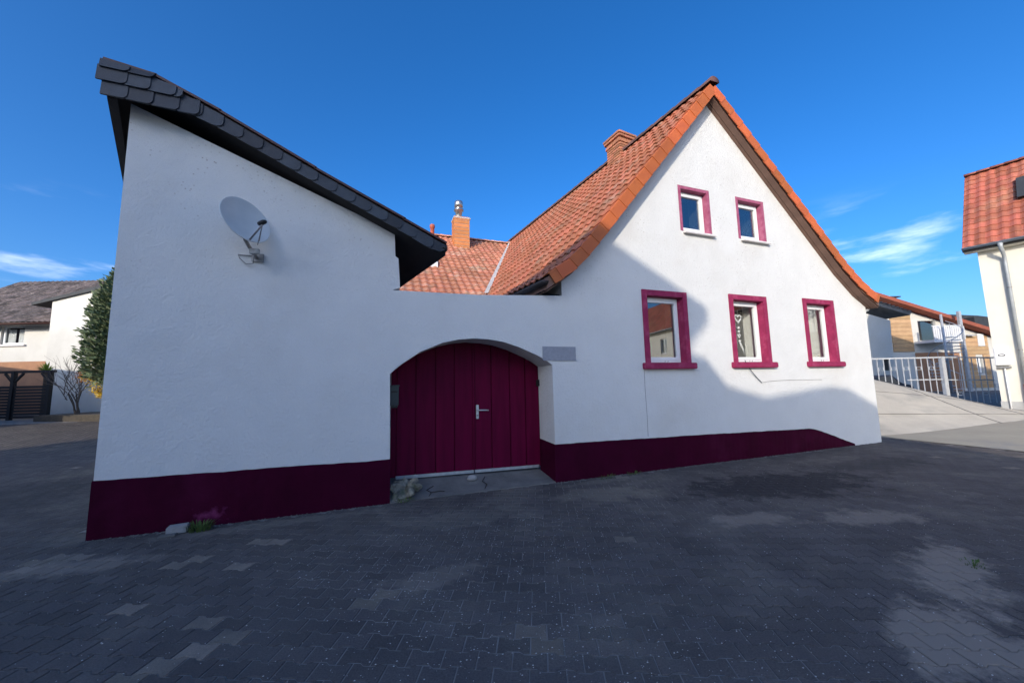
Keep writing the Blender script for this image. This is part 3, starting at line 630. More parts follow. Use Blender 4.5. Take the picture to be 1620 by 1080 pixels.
# tiles
def profile_tiles(P, d, y0, y1, wd, ex, flip):
    """rows from the eave upward along the profile P, columns along d"""
    pts = [Vector((p[0], 0, p[1])) for p in reversed(P)]; cum = [0]
    for a_, b_ in zip(pts[:-1], pts[1:]): cum.append(cum[-1]+(b_-a_).length)
    out_ = []; s_ = ex*.35
    while s_ < cum[-1]-.05:
        i = max(k for k in range(len(cum)-1) if cum[k] <= s_); t = (s_-cum[i])/(cum[i+1]-cum[i]); q = pts[i].lerp(pts[i+1], t); tan = (pts[i+1]-pts[i]).normalized()
        ncol = int((y1-y0)/wd)
        for c in range(ncol):
            pos = Vector((q.x, YV, q.z))+d*(y0-YV+(c+.5)*wd)
            ux = -d if flip else d
            M = frame_matrix(pos, ux, tan)
            M.translation = pos-M.col[2].to_3d()*.055
            out_.append(M)
        s_ += ex
    return out_
tp_ = tile_proto(.215, .40)
place_tiles(profile_tiles(LP, HD, YV+.20, YB, .215, .325, True), tp_, roofH, 'roof_tile', 'roof_tiles', 'tile_obj', 'tile_attr')
place_tiles(profile_tiles(RP, HD, YV+.20, YB, .215, .325, False), tp_, roofH, 'roof_tile', 'roof_tiles', 'tile_obj', 'tile_attr')
# verge tiles: L-shaped clay pieces capping the gable edge
def verge_run(P, parent, sgn):
    pts = [Vector((p[0], YV, p[1])) for p in P]
    cum = [0]
    for a_, b_ in zip(pts[:-1], pts[1:]): cum.append(cum[-1]+(b_-a_).length)
    def at(s_):
        s_ = min(max(s_, 0), cum[-1]); i = max(k for k in range(len(cum)-1) if cum[k] <= s_+1e-9); t = (s_-cum[i])/(cum[i+1]-cum[i]); return pts[i].lerp(pts[i+1], t), (pts[i+1]-pts[i]).normalized()
    s_ = .12; L_ = .335
    while s_ < cum[-1]-.03:
        e_ = min(s_+L_+.035, cum[-1]+.02); (a_, ta), (b_, tb) = at(s_), at(e_)
        nn = Vector((-ta.z, 0, ta.x)); nn = nn if nn.z > 0 else -nn
        lo_, hi_ = .0, .014
        mb = MB(); vs = []
        for q, li in ((a_, lo_), (b_, hi_)):
            f0 = q+nn*(li-.01); yo = -.012*(li > .01)-.01
            vs += [f0+Vector((0, .24, 0)), f0+Vector((0, yo+.012, .0))+nn*.004, f0+Vector((0, yo, 0))-nn*.012, f0+Vector((0, yo, 0))-nn*.225, f0+Vector((0, yo+.018, 0))-nn*.225, f0+Vector((0, yo+.018, 0))-nn*.02, f0+Vector((0, .24, 0))-nn*.02]
        k7 = 7; fs = [(i, (i+1) % k7, k7+(i+1) % k7, k7+i) for i in range(k7)]+[tuple(range(k7)), tuple(range(2*k7-1, k7-1, -1))]
        mb.add(vs, fs).build('verge_tile', 'verge_tile', parent); s_ += L_
verge_run(LP, roofH, -1); verge_run(RP, roofH, 1)
# ridge tiles
y = YV-.06
while y < YB:
    q = at_y(LP[0], y); mb = MB(); vs = []
    for yy, rr in ((0, .135), (.37, .115)):
        for k in range(9):
            a_ = math.pi*(k/8*1.15-.075); vs.append(q+HD*yy+Vector((math.cos(a_)*rr, 0, math.sin(a_)*rr*.8-.045)))
    mb.add(vs, [(i, i+1, 9+i+1, 9+i) for i in range(8)]+[tuple(range(9))]); mb.build('ridge_tile', 'ridge_tile', roofH, True); y += .335
# soffit boards right and left verge underside (between wall and verge)
for P in (LP, RP):
    for (a_, b_) in zip(P[:-1], P[1:]):
        for k in range(2):
            y0 = YV+.045+k*.135; mb = MB(); vs = []
            for yy in (y0, y0+.125):
                for p in (a_, b_):
                    q = at_y(p, yy); vs.append((q.x, q.y, q.z-TV-.022))
            for v_ in list(vs): vs.append((v_[0], v_[1], v_[2]+.015))
            mb.add(vs, [(0, 1, 3, 2), (4, 6, 7, 5), (0, 4, 5, 1), (2, 3, 7, 6)]); mb.build('soffit_board', 'soffit_board', roofH)
# gutters + downpipe brackets
g0 = at_y(LP[3], YV+.02)+Vector((-.05, 0, -.13)); m = MB()
def half_gutter(p0, p1, rad, name, mat, parent):
    mb = MB(); n_ = 9; vs = []; d = (p1-p0).normalized(); sx = d.cross(Vector((0, 0, 1))).normalized()
    for p in (p0, p1):
        for k in range(n_): a_ = math.pi+math.pi*k/(n_-1); vs.append(p+sx*math.cos(a_)*rad+Vector((0, 0, math.sin(a_)*rad)))
    for p in (p0, p1):
        for k in range(n_): a_ = math.pi+math.pi*k/(n_-1); vs.append(p+sx*math.cos(a_)*(rad-.008)+Vector((0, 0, math.sin(a_)*(rad-.008)+.002)))
    fs = [(i, i+1, n_+i+1, n_+i) for i in range(n_-1)]+[(2*n_+i+1, 2*n_+i, 3*n_+i, 3*n_+i+1) for i in range(n_-1)]+[tuple(range(n_)), tuple(range(n_, 2*n_))[::-1], (0, n_, 3*n_, 2*n_), (n_-1, 2*n_-1, 4*n_-1, 3*n_-1)]
    return mb.add(vs, fs).build(name, mat, parent, True)
half_gutter(g0, g0+HD*9.8, .075, 'gutter', 'gutter_dark', roofH)
m = MB(); q0 = at_y(LP[3], .03)+Vector((.02, 0, -.29)); q1 = q0+HD*9.6
m.add([q0+Vector((.0, 0, .2)), q1+Vector((0, 0, .2)), q1, q0, q0+Vector((.5, 0, .0)), q1+Vector((.5, 0, .0))], [(0, 1, 2, 3), (3, 2, 5, 4)]); m.build('eave_box', 'soffit_dark', roofH)
g1 = at_y(RP[3], YV+.1)+Vector((.06, 0, -.16)); half_gutter(g1, g1+HD*9.8, .07, 'gutter', 'zinc', roofH)
m = MB(); m.tube([g1+HD*.15+Vector((0, 0, -.06)), g1+HD*.16+Vector((-.03, .02, -.16)), g1+HD*.4+Vector((-.10, .05, -.30)), Vector((12.03, .42, 3.0)), Vector((12.03, .42, .05))], .045, 10); m.build('downpipe', 'zinc', house, True)

# chimney of brick near the ridge
chm = MB(); CHX, CHY = 6.62, 2.7
CM = Matrix.Translation((CHX, CHY, 0)) @ Matrix.Rotation(R(6.5), 4, 'Z')
frc = lambda x, y, z: CM @ Vector((x, y, z))
chim = MB().box(-.25, .25, -.25, .25, 7.3, 8.78, fr=frc).build('chimney', 'mortar', house)
meb = {}
def brick_course(z, half, off, h_=.062):
    L_ = .235
    for side in range(4):
        n_ = int(round(2*half/L_)); step = 2*half/n_
        for i in range(n_):
            x0 = -half+i*step+.006; x1 = x0+step-.012; key = (round(x1-x0, 3),)
            if key not in meb:
                mb = MB().box(-(x1-x0)/2, (x1-x0)/2, -.05, .05, 0, h_); o_ = mb.build('brick', 'brick_obj', chim, bevel=.004); meb[key] = o_.data; bpy.data.objects.remove(o_)
            xc = (x0+x1)/2; 
            M = CM @ Matrix.Rotation(side*math.pi/2, 4, 'Z') @ Matrix.Translation((xc, -half+.035, z+random.uniform(-.002, .002)))
            link('brick', meb[key], chim, M)
for k in range(7): brick_course(7.95+k*.075, .265, 0)
brick_course(8.475, .29, 0); brick_course(8.55, .265, 0); brick_course(8.625, .315, 0); brick_course(8.70, .335, 0)

# windows -------------------------------------------------------------
def window(win, kind, lab, idx):
    x0, x1, z0, z1 = win; up_w = kind == 'upper'
    wd = thing('window', lab, 'window', ((x0+x1)/2, 0, z0), 'upper gable windows' if up_w else 'ground floor windows')
    f_ = .075 if up_w else .115; pr = -.006 if up_w else -.028; dp = .15 if up_w else .165
    mt = 'surround_pale' if up_w else 'surround_paint'
    b_ = .004
    MB().box(x0-f_, x0, pr, dp, z0-.02, z1+f_).build('surround_jamb', mt, wd, bevel=b_)
    MB().box(x1, x1+f_, pr, dp, z0-.02, z1+f_).build('surround_jamb', mt, wd, bevel=b_)
    MB().box(x0+.001, x1-.001, pr+.002, dp, z1, z1+f_-.001).build('surround_lintel', mt, wd, bevel=b_)
    if up_w:
        MB().box(x0-.02, x1+.11, -.085, dp, z0-.045, z0, fr=lambda x, y, z: (x, y, z+(y-dp)*.18)).build('sill', 'sill_white', wd, bevel=.008)
    else:
        MB().box(x0-.185, x1+.20, -.095, dp, z0-.135, z0+.0, fr=lambda x, y, z: (x, y, z+(y-dp)*.06*(z > z0-.05))).build('sill', 'surround_paint', wd, bevel=.014)
    ya, yb = dp-.03, dp+.045; fw_ = .055
    a0, a1, c0, c1 = x0+.004, x1-.004, z0+.004, z1-.004
    fr_ = MB()
    fr_.box(a0, a0+fw_, ya, yb, c0, c1); fr_.box(a1-fw_, a1, ya, yb, c0, c1); fr_.box(a0+fw_, a1-fw_, ya, yb, c1-fw_, c1); fr_.box(a0+fw_, a1-fw_, ya, yb, c0, c0+fw_)
    fr_.build('frame', 'window_white', wd)
    s0, s1, t0, t1 = a0+fw_-.012, a1-fw_+.012, c0+fw_-.012, c1-fw_+.012; sw = .058
    sa = MB(); y0, y1 = ya-.018, yb-.02
    sa.box(s0, s0+sw, y0, y1, t0, t1); sa.box(s1-sw, s1, y0, y1, t0, t1); sa.box(s0+sw, s1-sw, y0, y1, t1-sw, t1); sa.box(s0+sw, s1-sw, y0, y1, t0, t0+sw)
    sash = sa.build('sash', 'window_white', wd)
    MB().box(s0+sw-.004, s1-sw+.004, ya+.012, ya+.026, t0+sw-.004, t1-sw+.004).build('pane', 'coated_glass' if (up_w or idx == 0) else 'pane_glass', sash)
    # plastered inner reveals and curtain
    if not up_w:
        cu = MB(); n_ = 40; xs_ = np.linspace(x0+.02, x0+.34 if idx else x0+.30, n_)
        vs = [(x, .40+.018*math.sin(i*.9), z) for z in (z0+.05, z1-.03) for i, x in enumerate(xs_)]
        cu.add(vs, [(i, i+1, n_+i+1, n_+i) for i in range(n_-1)]); cu.build('curtain', 'curtain', wd, True)
        for xh in (.42, .50):
            MB().tube([(x0+(x1-x0)*xh, .02, z0), (x0+(x1-x0)*xh+.008, .02, z0+.028)], .004, 5).build('sill_pin', 'black_plastic', wd)
    return wd
window(WIN[0], 'lower', 'magenta framed window mostly in shade, nearest the gateway', 0)
window(WIN[1], 'lower', 'middle ground floor window in magenta surround, heart ornament behind its pane', 1)
window(WIN[2], 'lower', 'magenta framed ground floor window farthest right, near the house corner', 2)
window(UWIN[0], 'upper', 'left one of two small windows high in the gable', 0)
window(UWIN[1], 'upper', 'right one of two small windows high in the gable', 1)
# heart ornament hanging inside the middle window
orn = thing('heart_ornament', 'pale hanging heart garland behind the middle window pane', 'ornament', (7.86, .25, 2.6))
hp = []
for t in np.linspace(0, 2*math.pi, 25)[:-1]: hp.append((16*math.sin(t)**3, 13*math.cos(t)-5*math.cos(2*t)-2*math.cos(3*t)-math.cos(4*t)))
def heart(cx, cz, s_, name):
    MB().tube([(cx+x*s_, .27, cz+z*s_) for x, z in hp+hp[:1]], .016 if s_ > .004 else .012, 8, False).build(name, 'curtain', orn, True)
HX = 7.70
heart(HX, 3.02, .0062, 'heart'); heart(HX-.01, 2.62, .0024, 'heart')
MB().tube([(HX, .27, 3.3), (HX, .27, 2.5)], .004, 5).build('string', 'cable_grey', orn)
for k, z in enumerate((2.80, 2.72, 2.50)): MB().lathe([(.001, -.03), (.022, -.02), (.03, 0), (.022, .02), (.001, .03)], 10, Matrix.Translation((HX-.005, .27, z))).build('bead', 'curtain', orn, True)
m = MB(); m.tube([(HX-.01, .27, 2.50), (HX+.02, .27, 2.42), (HX+.08, .28, 2.33), (HX+.12, .28, 2.22)], [.012, .022, .02, .004], 8); m.build('ribbon', 'curtain', orn, True)
# thin rod by the sill, standing in for a car antenna remnant
cb = MB(); cb.tube([(7.33, -.10, 2.04), (7.50, -.05, 1.88), (7.70, -.03, 1.70), (7.88, -.02, 1.56)], .007, 6)
tag(cb.build('antenna_remnant', 'black_plastic', None, True), 'thin dark rod below the middle window sill, standing in for a car antenna remnant', 'cable')
m = MB(); m.tube([(7.88, -.012, 1.56), (8.1, -.008, 1.585), (8.6, -.008, 1.60), (9.2, -.008, 1.60), (9.9, -.008, 1.59)], .0035, 5); tag(m.build('surface_line', 'cable_grey'), 'faint thin line along the wall below the sills', 'line')  # thin grey strand drawn for a faint line on the wall

# ================================================================== REAR WING
wing = thing('rear_wing', 'rear wing with weathered orange tile roof seen above the courtyard wall', 'house', (2.5, 7, 0))
WR, WE = Vector((0, 9.62, 8.02)), Vector((0, 4.45, 4.16))     # ridge / eave (y,z)
X0w, X1w = -1.2, 5.6
m = MB(); m.add([(X0w, WE.y, WE.z-.10), (X1w, WE.y, WE.z-.10), (X1w, WR.y, WR.z-.10), (X0w, WR.y, WR.z-.10), (X0w, WE.y, WE.z-.28), (X1w, WE.y, WE.z-.28), (X1w, WR.y, WR.z-.28), (X0w, WR.y, WR.z-.28)], [(0, 1, 2, 3), (4, 7, 6, 5), (0, 4, 5, 1), (0, 3, 7, 4)])
roofW = m.build('roof', 'soffit_dark', wing)
m = MB(); m.add([(X0w, WR.y, WR.z-.1), (X1w, WR.y, WR.z-.1), (X1w, 14.5, 4.3), (X0w, 14.5, 4.3)], [(0, 1, 2, 3)]); m.build('roof', 'red_roof', wing)
m = MB(); m.box(-.8, 3.0, 4.8, 5.1, 0, 4.3); m.box(-.9, -.6, 5.1, 14, 0, 4.3); m.build('wall', 'plaster', wing)
mats = []; vw = (WR-WE).normalized(); nrow = int((WR-WE).length/.32); ex = (WR-WE).length/nrow
hxline = lambda y: float(np.interp(y, [4.63, 9.68], [3.06, 5.67]))       # valley line
for j in range(nrow):
    pos0 = WE+vw*((j+.4)*ex)
    for i in range(40):
        x = .05+(i+.5)*.225
        if x > hxline(pos0.y)-.02: continue
        M = frame_matrix((x, pos0.y, pos0.z), (1, 0, 0), vw); M.translation = M.translation-M.col[2].to_3d()*.05; mats.append(M)
place_tiles(mats, tile_proto(.225, .40, .034), roofW, 'roof_tile', 'roof_tiles', 'wtile_obj', 'wtile_attr', 320)
x = .1
while x < 5.6:
    mb = MB(); vs = []
    for xx, rr in ((0, .13), (.36, .11)):
        for k in range(7):
            a_ = math.pi*k/6; vs.append((x+xx, WR.y+math.cos(a_)*rr, WR.z-.04+math.sin(a_)*rr*.75))
    mb.add(vs, [(i, i+1, 7+i+1, 7+i) for i in range(6)]+[tuple(range(7))]); mb.build('ridge_tile', 'wtile_obj', roofW, True); x += .33
# valley flashing (pale metal) between wing roof and main roof
m = MB(); a_, b_ = Vector((3.02, 4.55, 4.30)), Vector((5.72, 9.75, 8.14)); dd = (b_-a_).normalized(); sd_ = Vector((1, 0, 0)); 
m.add([a_+Vector((-.10, -.01, .03)), a_+Vector((.02, -.01, .03)), b_+Vector((.02, 0, .03)), b_+Vector((-.10, 0, .03)), a_+Vector((-.10, -.01, -.05)), b_+Vector((-.10, 0, -.05)), a_+Vector((.02, -.01, -.05)), b_+Vector((.02, 0, -.05))], [(0, 1, 2, 3), (0, 3, 5, 4), (1, 6, 7, 2)])
m.build('valley_flashing', 'lead', roofW)
half_gutter(Vector((-.9, WE.y-.04, WE.z-.10)), Vector((2.85, WE.y-.04, WE.z-.10)), .08, 'gutter', 'gutter_dark', roofW)
# clad chimney
cc = MB().box(2.83, 3.46, 8.52, 9.02, 6.8, 8.40).build('chimney', 'mortar', wing)
z = 6.95; k = 0
while z < 8.40:
    hgt = .155
    MB().box(2.815, 3.445, 8.508, 8.524, z, z+hgt-.022).build('clinker_slab', 'clinker', cc)
    MB().box(2.815, 2.833, 8.526, 9.02, z, z+hgt-.022).build('clinker_slab', 'clinker', cc)
    z += hgt; k += 1
MB().box(2.79, 3.50, 8.49, 9.06, 8.40, 8.45).build('chimney_cap', 'lead', cc, bevel=.008)
MB().lathe([(.14, 8.44), (.14, 8.80), (.205, 8.82), (.205, 8.87), (.13, 8.90), (.135, 8.95), (.18, 8.97), (.18, 9.16), (.16, 9.22), (.02, 9.24)], 20, Matrix.Translation((3.06, 8.77, 0))).build('flue_cowl', 'steel', cc, True)
m = MB(); m.lathe([(.085, 7.8), (.085, 8.28), (.11, 8.29), (.11, 8.36), (.10, 8.42), (.02, 8.46)], 16, Matrix.Translation((2.08, 9.55, 0))); m.build('vent_pipe', 'clay_pipe', wing, True)
# roof light peeping out below the barn eave
m = MB(); sx0, sx1, sy0, sy1 = 1.15, 1.84, 6.4, 7.0; zz_ = lambda y: WE.z+(y-WE.y)*vw.z/vw.y
m.add([(sx0, sy0, zz_(sy0)-.05), (sx1, sy0, zz_(sy0)-.05), (sx1, sy1, zz_(sy1)-.05), (sx0, sy1, zz_(sy1)-.05), (sx0, sy0, zz_(sy0)+.13), (sx1, sy0, zz_(sy0)+.13), (sx1, sy1, zz_(sy1)+.13), (sx0, sy1, zz_(sy1)+.13)], [(0, 1, 5, 4), (1, 2, 6, 5), (2, 3, 7, 6), (3, 0, 4, 7), (4, 5, 6, 7)])
m.build('roof_light', 'window_white', roofW)

# ================================================================== RIGHT HOUSE
RD = Vector((-math.sin(R(12)), math.cos(R(12)), 0)); RN = Vector((math.cos(R(12)), math.sin(R(12)), 0))
RC = Vector((20.72, .75, 0))
rh = thing('corner_house', 'cream rendered house at the right edge with red tile roof', 'house', tuple(RC))
def rf(a_, d_, z): p = RC-RD*a_+RN*d_; return (p.x, p.y, z)      # a: along wall towards viewer, d: into the house
LEN = 31.0
hol = [rect(a_, a_+1.1, z0, z0+1.4) for a_ in (4.6, 7.6, 10.6, 13.6, 16.6, 19.6, 22.6, 25.6) for z0 in (1.5, 4.1)]
wall_mesh(rect(0, LEN, -.1, 6.35), hol, 0, .4, fr=lambda x, y, z: rf(x, y, z)).build('wall', 'plaster_cream', rh)
m = MB(); pts = [rf(0, .001, -.1), rf(0, 5.8, -.1), rf(0, 5.8, 6.35), rf(0, 2.9, 9.85), rf(0, .001, 6.35)]; m.prism(pts, tuple(-RD*.35)); m.build('gable_wall', 'plaster_cream', rh)
m = MB(); m.prism([rf(.4, 5.7, -.1), rf(LEN, 5.7, -.1), rf(LEN, 5.7, 6), rf(.4, 5.7, 6)], tuple(RN*.3)); m.prism([rf(LEN, .4, -.1), rf(LEN, 5.8, -.1), rf(LEN, 5.8, 6), rf(LEN, 2.9, 9.4), rf(LEN, .4, 6.1)], tuple(RD*.3)); m.build('back_wall', 'plaster_cream', rh)
for hx in hol:
    (a0, z0), _, (a1, z1), _ = hx
    wv = MB(); fr4 = lambda x, y, z: rf(x, y, z)
    for bx_ in ((a0, a0+.08, z0, z1), (a1-.08, a1, z0, z1), (a0+.08, a1-.08, z0, z0+.08), (a0+.08, a1-.08, z1-.08, z1), ((a0+a1)/2-.04, (a0+a1)/2+.04, z0+.08, z1-.08)): wv.box(bx_[0], bx_[1], .12, .19, bx_[2], bx_[3], fr=fr4)
    wn_ = wv.build('window', 'window_white', rh)
    MB().box(a0+.05, a1-.05, .15, .16, z0+.05, z1-.05, fr=fr4).build('pane', 'coated_glass', wn_)
    MB().box(a0-.08, a1+.08, -.06, .1, z0-.07, z0-.002, fr=fr4).build('sill', 'sill_white', wn_)
m = MB(); m.box(-.02, LEN, -.02, .1, -.1, .66, fr=rf); m.build('plinth', 'grey_plinth', rh)
EV = (-.36, 6.29); RG = (2.9, 9.98)
m = MB(); m.add([rf(-.30, EV[0], EV[1]-.06), rf(LEN+.2, EV[0], EV[1]-.06), rf(LEN+.2, RG[0], RG[1]-.06), rf(-.30, RG[0], RG[1]-.06), rf(-.30, EV[0], EV[1]-.2), rf(LEN+.2, EV[0], EV[1]-.2), rf(LEN+.2, RG[0], RG[1]-.2), rf(-.30, RG[0], RG[1]-.2)], [(0, 1, 2, 3), (4, 7, 6, 5), (0, 4, 5, 1), (0, 3, 7, 4)])
roofR = m.build('roof', 'soffit_dark', rh)
m = MB(); m.add([rf(-.3, RG[0], RG[1]-.06), rf(LEN+.2, RG[0], RG[1]-.06), rf(LEN+.2, 6.2, 5.9), rf(-.3, 6.2, 5.9)], [(0, 1, 2, 3)]); m.build('roof', 'red_roof', rh)
e0 = Vector(rf(0, *EV)); e1 = Vector(rf(0, *RG)); sl = (e1-e0); nr = int(sl.length/.33); mats = []
for j in range(nr):
    for i in range(int((LEN+.4)/.26)):
        p = e0+sl*((j+.4)/nr)-RD*(-.28+(i+.5)*.26)
        M = frame_matrix(p, -RD, sl); M.translation = M.translation-M.col[2].to_3d()*.02; mats.append(M)
place_tiles(mats, tile_proto(.26, .41, .038), roofR, 'roof_tile', 'roof_tiles', 'rtile_obj', 'rtile_attr', 250)
a_ = -.3
while a_ < 8:
    mb = MB(); vs = []
    for s_, rr in ((0, .14), (.38, .12)):
        for k in range(7):
            t = math.pi*k/6; vs.append(rf(a_+s_, RG[0]+math.cos(t)*rr, RG[1]+.02+math.sin(t)*rr*.8))
    mb.add(vs, [(i, i+1, 7+i+1, 7+i) for i in range(6)]+[tuple(range(7))]); mb.build('ridge_tile', 'rtile_obj', roofR, True); a_ += .35
half_gutter(Vector(rf(-.3, EV[0]-.06, EV[1]-.05)), Vector(rf(LEN, EV[0]-.06, EV[1]-.05)), .085, 'gutter', 'zinc', roofR)
MB().box(-.28, LEN, EV[0]+.05, .0, EV[1]-.22, EV[1]-.19, fr=rf).build('soffit', 'plaster_cream', roofR)
DP = .56
m = MB(); m.tube([rf(DP, EV[0]-.06, 6.19), rf(DP, EV[0]-.04, 6.03), rf(DP+.02, -.20, 5.80), rf(DP+.02, -.09, 5.68), rf(DP+.02, -.09, 5.5), rf(DP+.02, -.09, 1.25)], [.07, .055, .05, .05, .05, .05], 12); m.build('downpipe', 'zinc', rh, True)
m = MB(); m.tube([rf(DP+.02, -.09, 1.25), rf(DP+.02, -.09, .30)], .062, 12); m.build('downpipe_shoe', 'red_pipe', rh, True)
for z in (4.6, 2.4): MB().tube([rf(DP+.02, -.09, z), rf(DP+.02, -.09, z+.04)], .058, 12).build('pipe_clamp', 'galvanised', rh, True)
m = MB(); m.prism([rf(1.0, .9, 8.0), rf(1.0, 1.9, 8.0), rf(1.0, 2.2, 9.0), rf(1.0, 1.8, 9.0)], tuple(-RD*1.4)); m.build('dormer', 'dark_roof', roofR)
# meter cabinet with conduit, yellow post box
mc = thing('meter_cabinet', 'white meter cabinet with dark oval emblem on the corner house wall', 'cabinet', rf(.28, -.1, 1.9))
MB().box(.01, .35, -.16, -.004, 1.92, 2.56, fr=rf).build('case', 'white_metal', mc, bevel=.012)
MB().box(.035, .325, -.172, -.158, 1.95, 2.53, fr=rf).build('door', 'white_metal', mc, bevel=.006)
m = MB(); m.tube([Vector(rf(.18+.07*math.cos(t), -.176, 2.27+.035*math.sin(t))) for t in np.linspace(0, 2*math.pi, 21)], .012, 6, False); m.build('emblem', 'black_plastic', mc, True)
m = MB(); m.box(.02, .34, -.13, -.004, 1.82, 1.87, fr=rf); m.build('base_shelf', 'galvanised', mc)
m = MB(); m.tube([rf(.19, -.05, 1.82), rf(.19, -.05, .25)], .022, 8); m.build('conduit', 'white_metal', mc, True)
pb = thing('post_box', 'yellow post box on the corner house wall at the right edge', 'post box', rf(.86, -.15, 1.4))
MB().box(.70, 1.02, -.26, -.002, 1.38, 1.80, fr=rf).build('case', 'yellow_box', pb, bevel=.015)
MB().box(.75, .97, -.27, -.255, 1.66, 1.70, fr=rf).build('slot', 'black_plastic', pb)
MB().box(.695, 1.025, -.27, -.002, 1.80, 1.83, fr=rf).build('lid', 'yellow_box', pb, bevel=.008)

# ================================================================== YARD BEHIND RIGHT: ramp, railing, houses
FH = Vector((math.sin(YAW), math.cos(YAW), 0)); RH = Vector((math.cos(YAW), -math.sin(YAW), 0))
def bf(D): return lambda a_, d_, z: tuple(Vector((CAMPOS.x, CAMPOS.y, 0))+FH*(D+d_)+RH*a_+Vector((0, 0, z)))
f15 = bf(15.0)
rp = MB(); n_ = 14
back = [(10.5, 2.15), (14.6, 1.47), (15.6, 1.22), (16.7, .92), (17.4, .52), (18.6, .36)]; front = [(9.0, -.02), (13.4, .06), (14.6, .12), (15.8, .17), (16.9, .24), (17.7, .27)]
vs = []
for (a0, z0), (a1, z1) in zip(front, back):
    for t in np.linspace(0, 1, n_): vs.append(f15(a0+(a1-a0)*t, -4.5+(4.5)*t, z0+(z1-z0)*(.6*t+.4*t*t*(3-2*t))))
fs = [(i*n_+k, (i+1)*n_+k, (i+1)*n_+k+1, i*n_+k+1) for i in range(5) for k in range(n_-1)]
rp.add(vs, fs); b0 = len(rp.v)
rp.add([f15(a_, 0, z) for a_, z in back]+[f15(a_, .02, -.1) for a_, z in back], [(i, i+1, 7+i, 6+i) for i in range(5)])
ramp = struct(rp.build('ramp', 'ramp', None, True))
def ramp_pt(k, t):
    i = min(int(k), 4); f_ = k-i; a0 = [front[i][q]+(front[i+1][q]-front[i][q])*f_ for q in (0, 1)]; a1 = [back[i][q]+(back[i+1][q]-back[i][q])*f_ for q in (0, 1)]
    return f15(a0[0]+(a1[0]-a0[0])*t, -4.5+4.5*t, a0[1]+(a1[1]-a0[1])*(.6*t+.4*t*t*(3-2*t))+.002)
for t_ in (.28, .62): MB().tube([ramp_pt(k, t_) for k in np.linspace(0, 5, 24)], .011, 4, False).build('joint', 'concrete', ramp)
for k_ in (1.6, 2.9, 4.1): MB().tube([ramp_pt(k_, t) for t in np.linspace(0, 1, 14)], .011, 4, False).build('joint', 'concrete', ramp)
struct(MB().add([f15(12.5, .0, .30), f15(30, .0, .30), f15(45, 30, .5), f15(12, 30, .5)], [(0, 1, 2, 3)]).build('rear_yard', 'concrete'))
fn = thing('railing', 'grey metal railing with gate along the ramp in the side yard', 'railing', f15(16.8, 0, .4))
bz = lambda a_: float(np.interp(a_, [p[0] for p in back], [p[1] for p in back]))
MB().bar(f15(13.6, .02, 2.315), f15(17.36, .02, 2.325), .05, .055).build('top_rail', 'rail_grey', fn); MB().bar(f15(17.46, .02, 2.325), f15(19.5, .02, 2.27), .05, .05).build('top_rail', 'rail_grey', fn)
MB().bar(f15(15.9, .02, 1.44), f15(17.3, .02, 1.44), .035, .04).build('rail', 'rail_grey', fn); MB().bar(f15(17.5, .02, 1.42), f15(19.4, .02, 1.36), .035, .04).build('rail', 'rail_grey', fn)
MB().bar(f15(17.5, .02, .47), f15(18.5, .02, .44), .04, .05).build('rail', 'rail_grey', fn)
MB().box(17.34, 17.48, -.04, .1, .35, 2.36, fr=f15).build('post', 'rail_grey', fn, bevel=.01)
a_ = 13.75; k = 0
while a_ < 19.4:
    if not 17.2 < a_ < 17.6:
        z0 = max(bz(a_)+.03, .46)
        MB().bar(f15(a_, .02, z0), f15(a_, .02, 2.29), .024, .024, (1, 0, 0)).build('baluster', 'rail_grey', fn)
        if k % 2 == 0 and z0 < 1.75:
            zc = 1.9 if a_ < 17.4 else (1.15 if (k//2) % 2 else .85)
            q = .09; m = MB()
            for (xa, za), (xb, zb) in (((-q, -q), (q, -q)), ((q, -q), (q, q)), ((q, q), (-q, q)), ((-q, q), (-q, -q))): m.bar(f15(a_+.125+xa, .02, zc+za*.6), f15(a_+.125+xb, .02, zc+zb*.6), .014, .014, (1, 1, .3))
            m.build('square_ornament', 'rail_grey', fn)
    a_ += .255; k += 1
# white outbuilding just behind the house
f22 = bf(22.0)
ob = thing('outbuilding', 'white outbuilding with old grey roof behind the house corner', 'shed', f22(21.8, 0, 1))
wall_mesh([(20.3, .2), (22.45, .2), (22.75, 4.9), (20.3, 5.7)], [rect(22.05, 22.4, 1.9, 2.6)], 0, .3, fr=f22).build('wall', 'plaster_far', ob)
m = MB(); m.add([f22(22.45, .0, .2), f22(23.1, 3.0, .2), f22(23.1, 3.0, 4.6), f22(22.75, .0, 4.9)], [(0, 1, 2, 3)]); m.build('side_wall', 'plaster_far', ob)
m = MB(); m.prism([f22(20.2, -.5, 6.45), f22(23.55, -.5, 5.30), f22(23.45, -.5, 5.12), f22(20.2, -.5, 6.2)], tuple(FH*3.8)); ro = m.build('roof', 'old_roof', ob)
for k in range(14): MB().bar(f22(20.4+k*.23, -.56, 6.40-k*.079), f22(20.4+k*.23, 3.2, 6.47-k*.079), .19, .05).build('roof_tile', 'old_roof', ro)
MB().box(22.06, 22.39, .1, .12, 1.92, 2.58, fr=f22).build('window', 'interior_dark', ob)
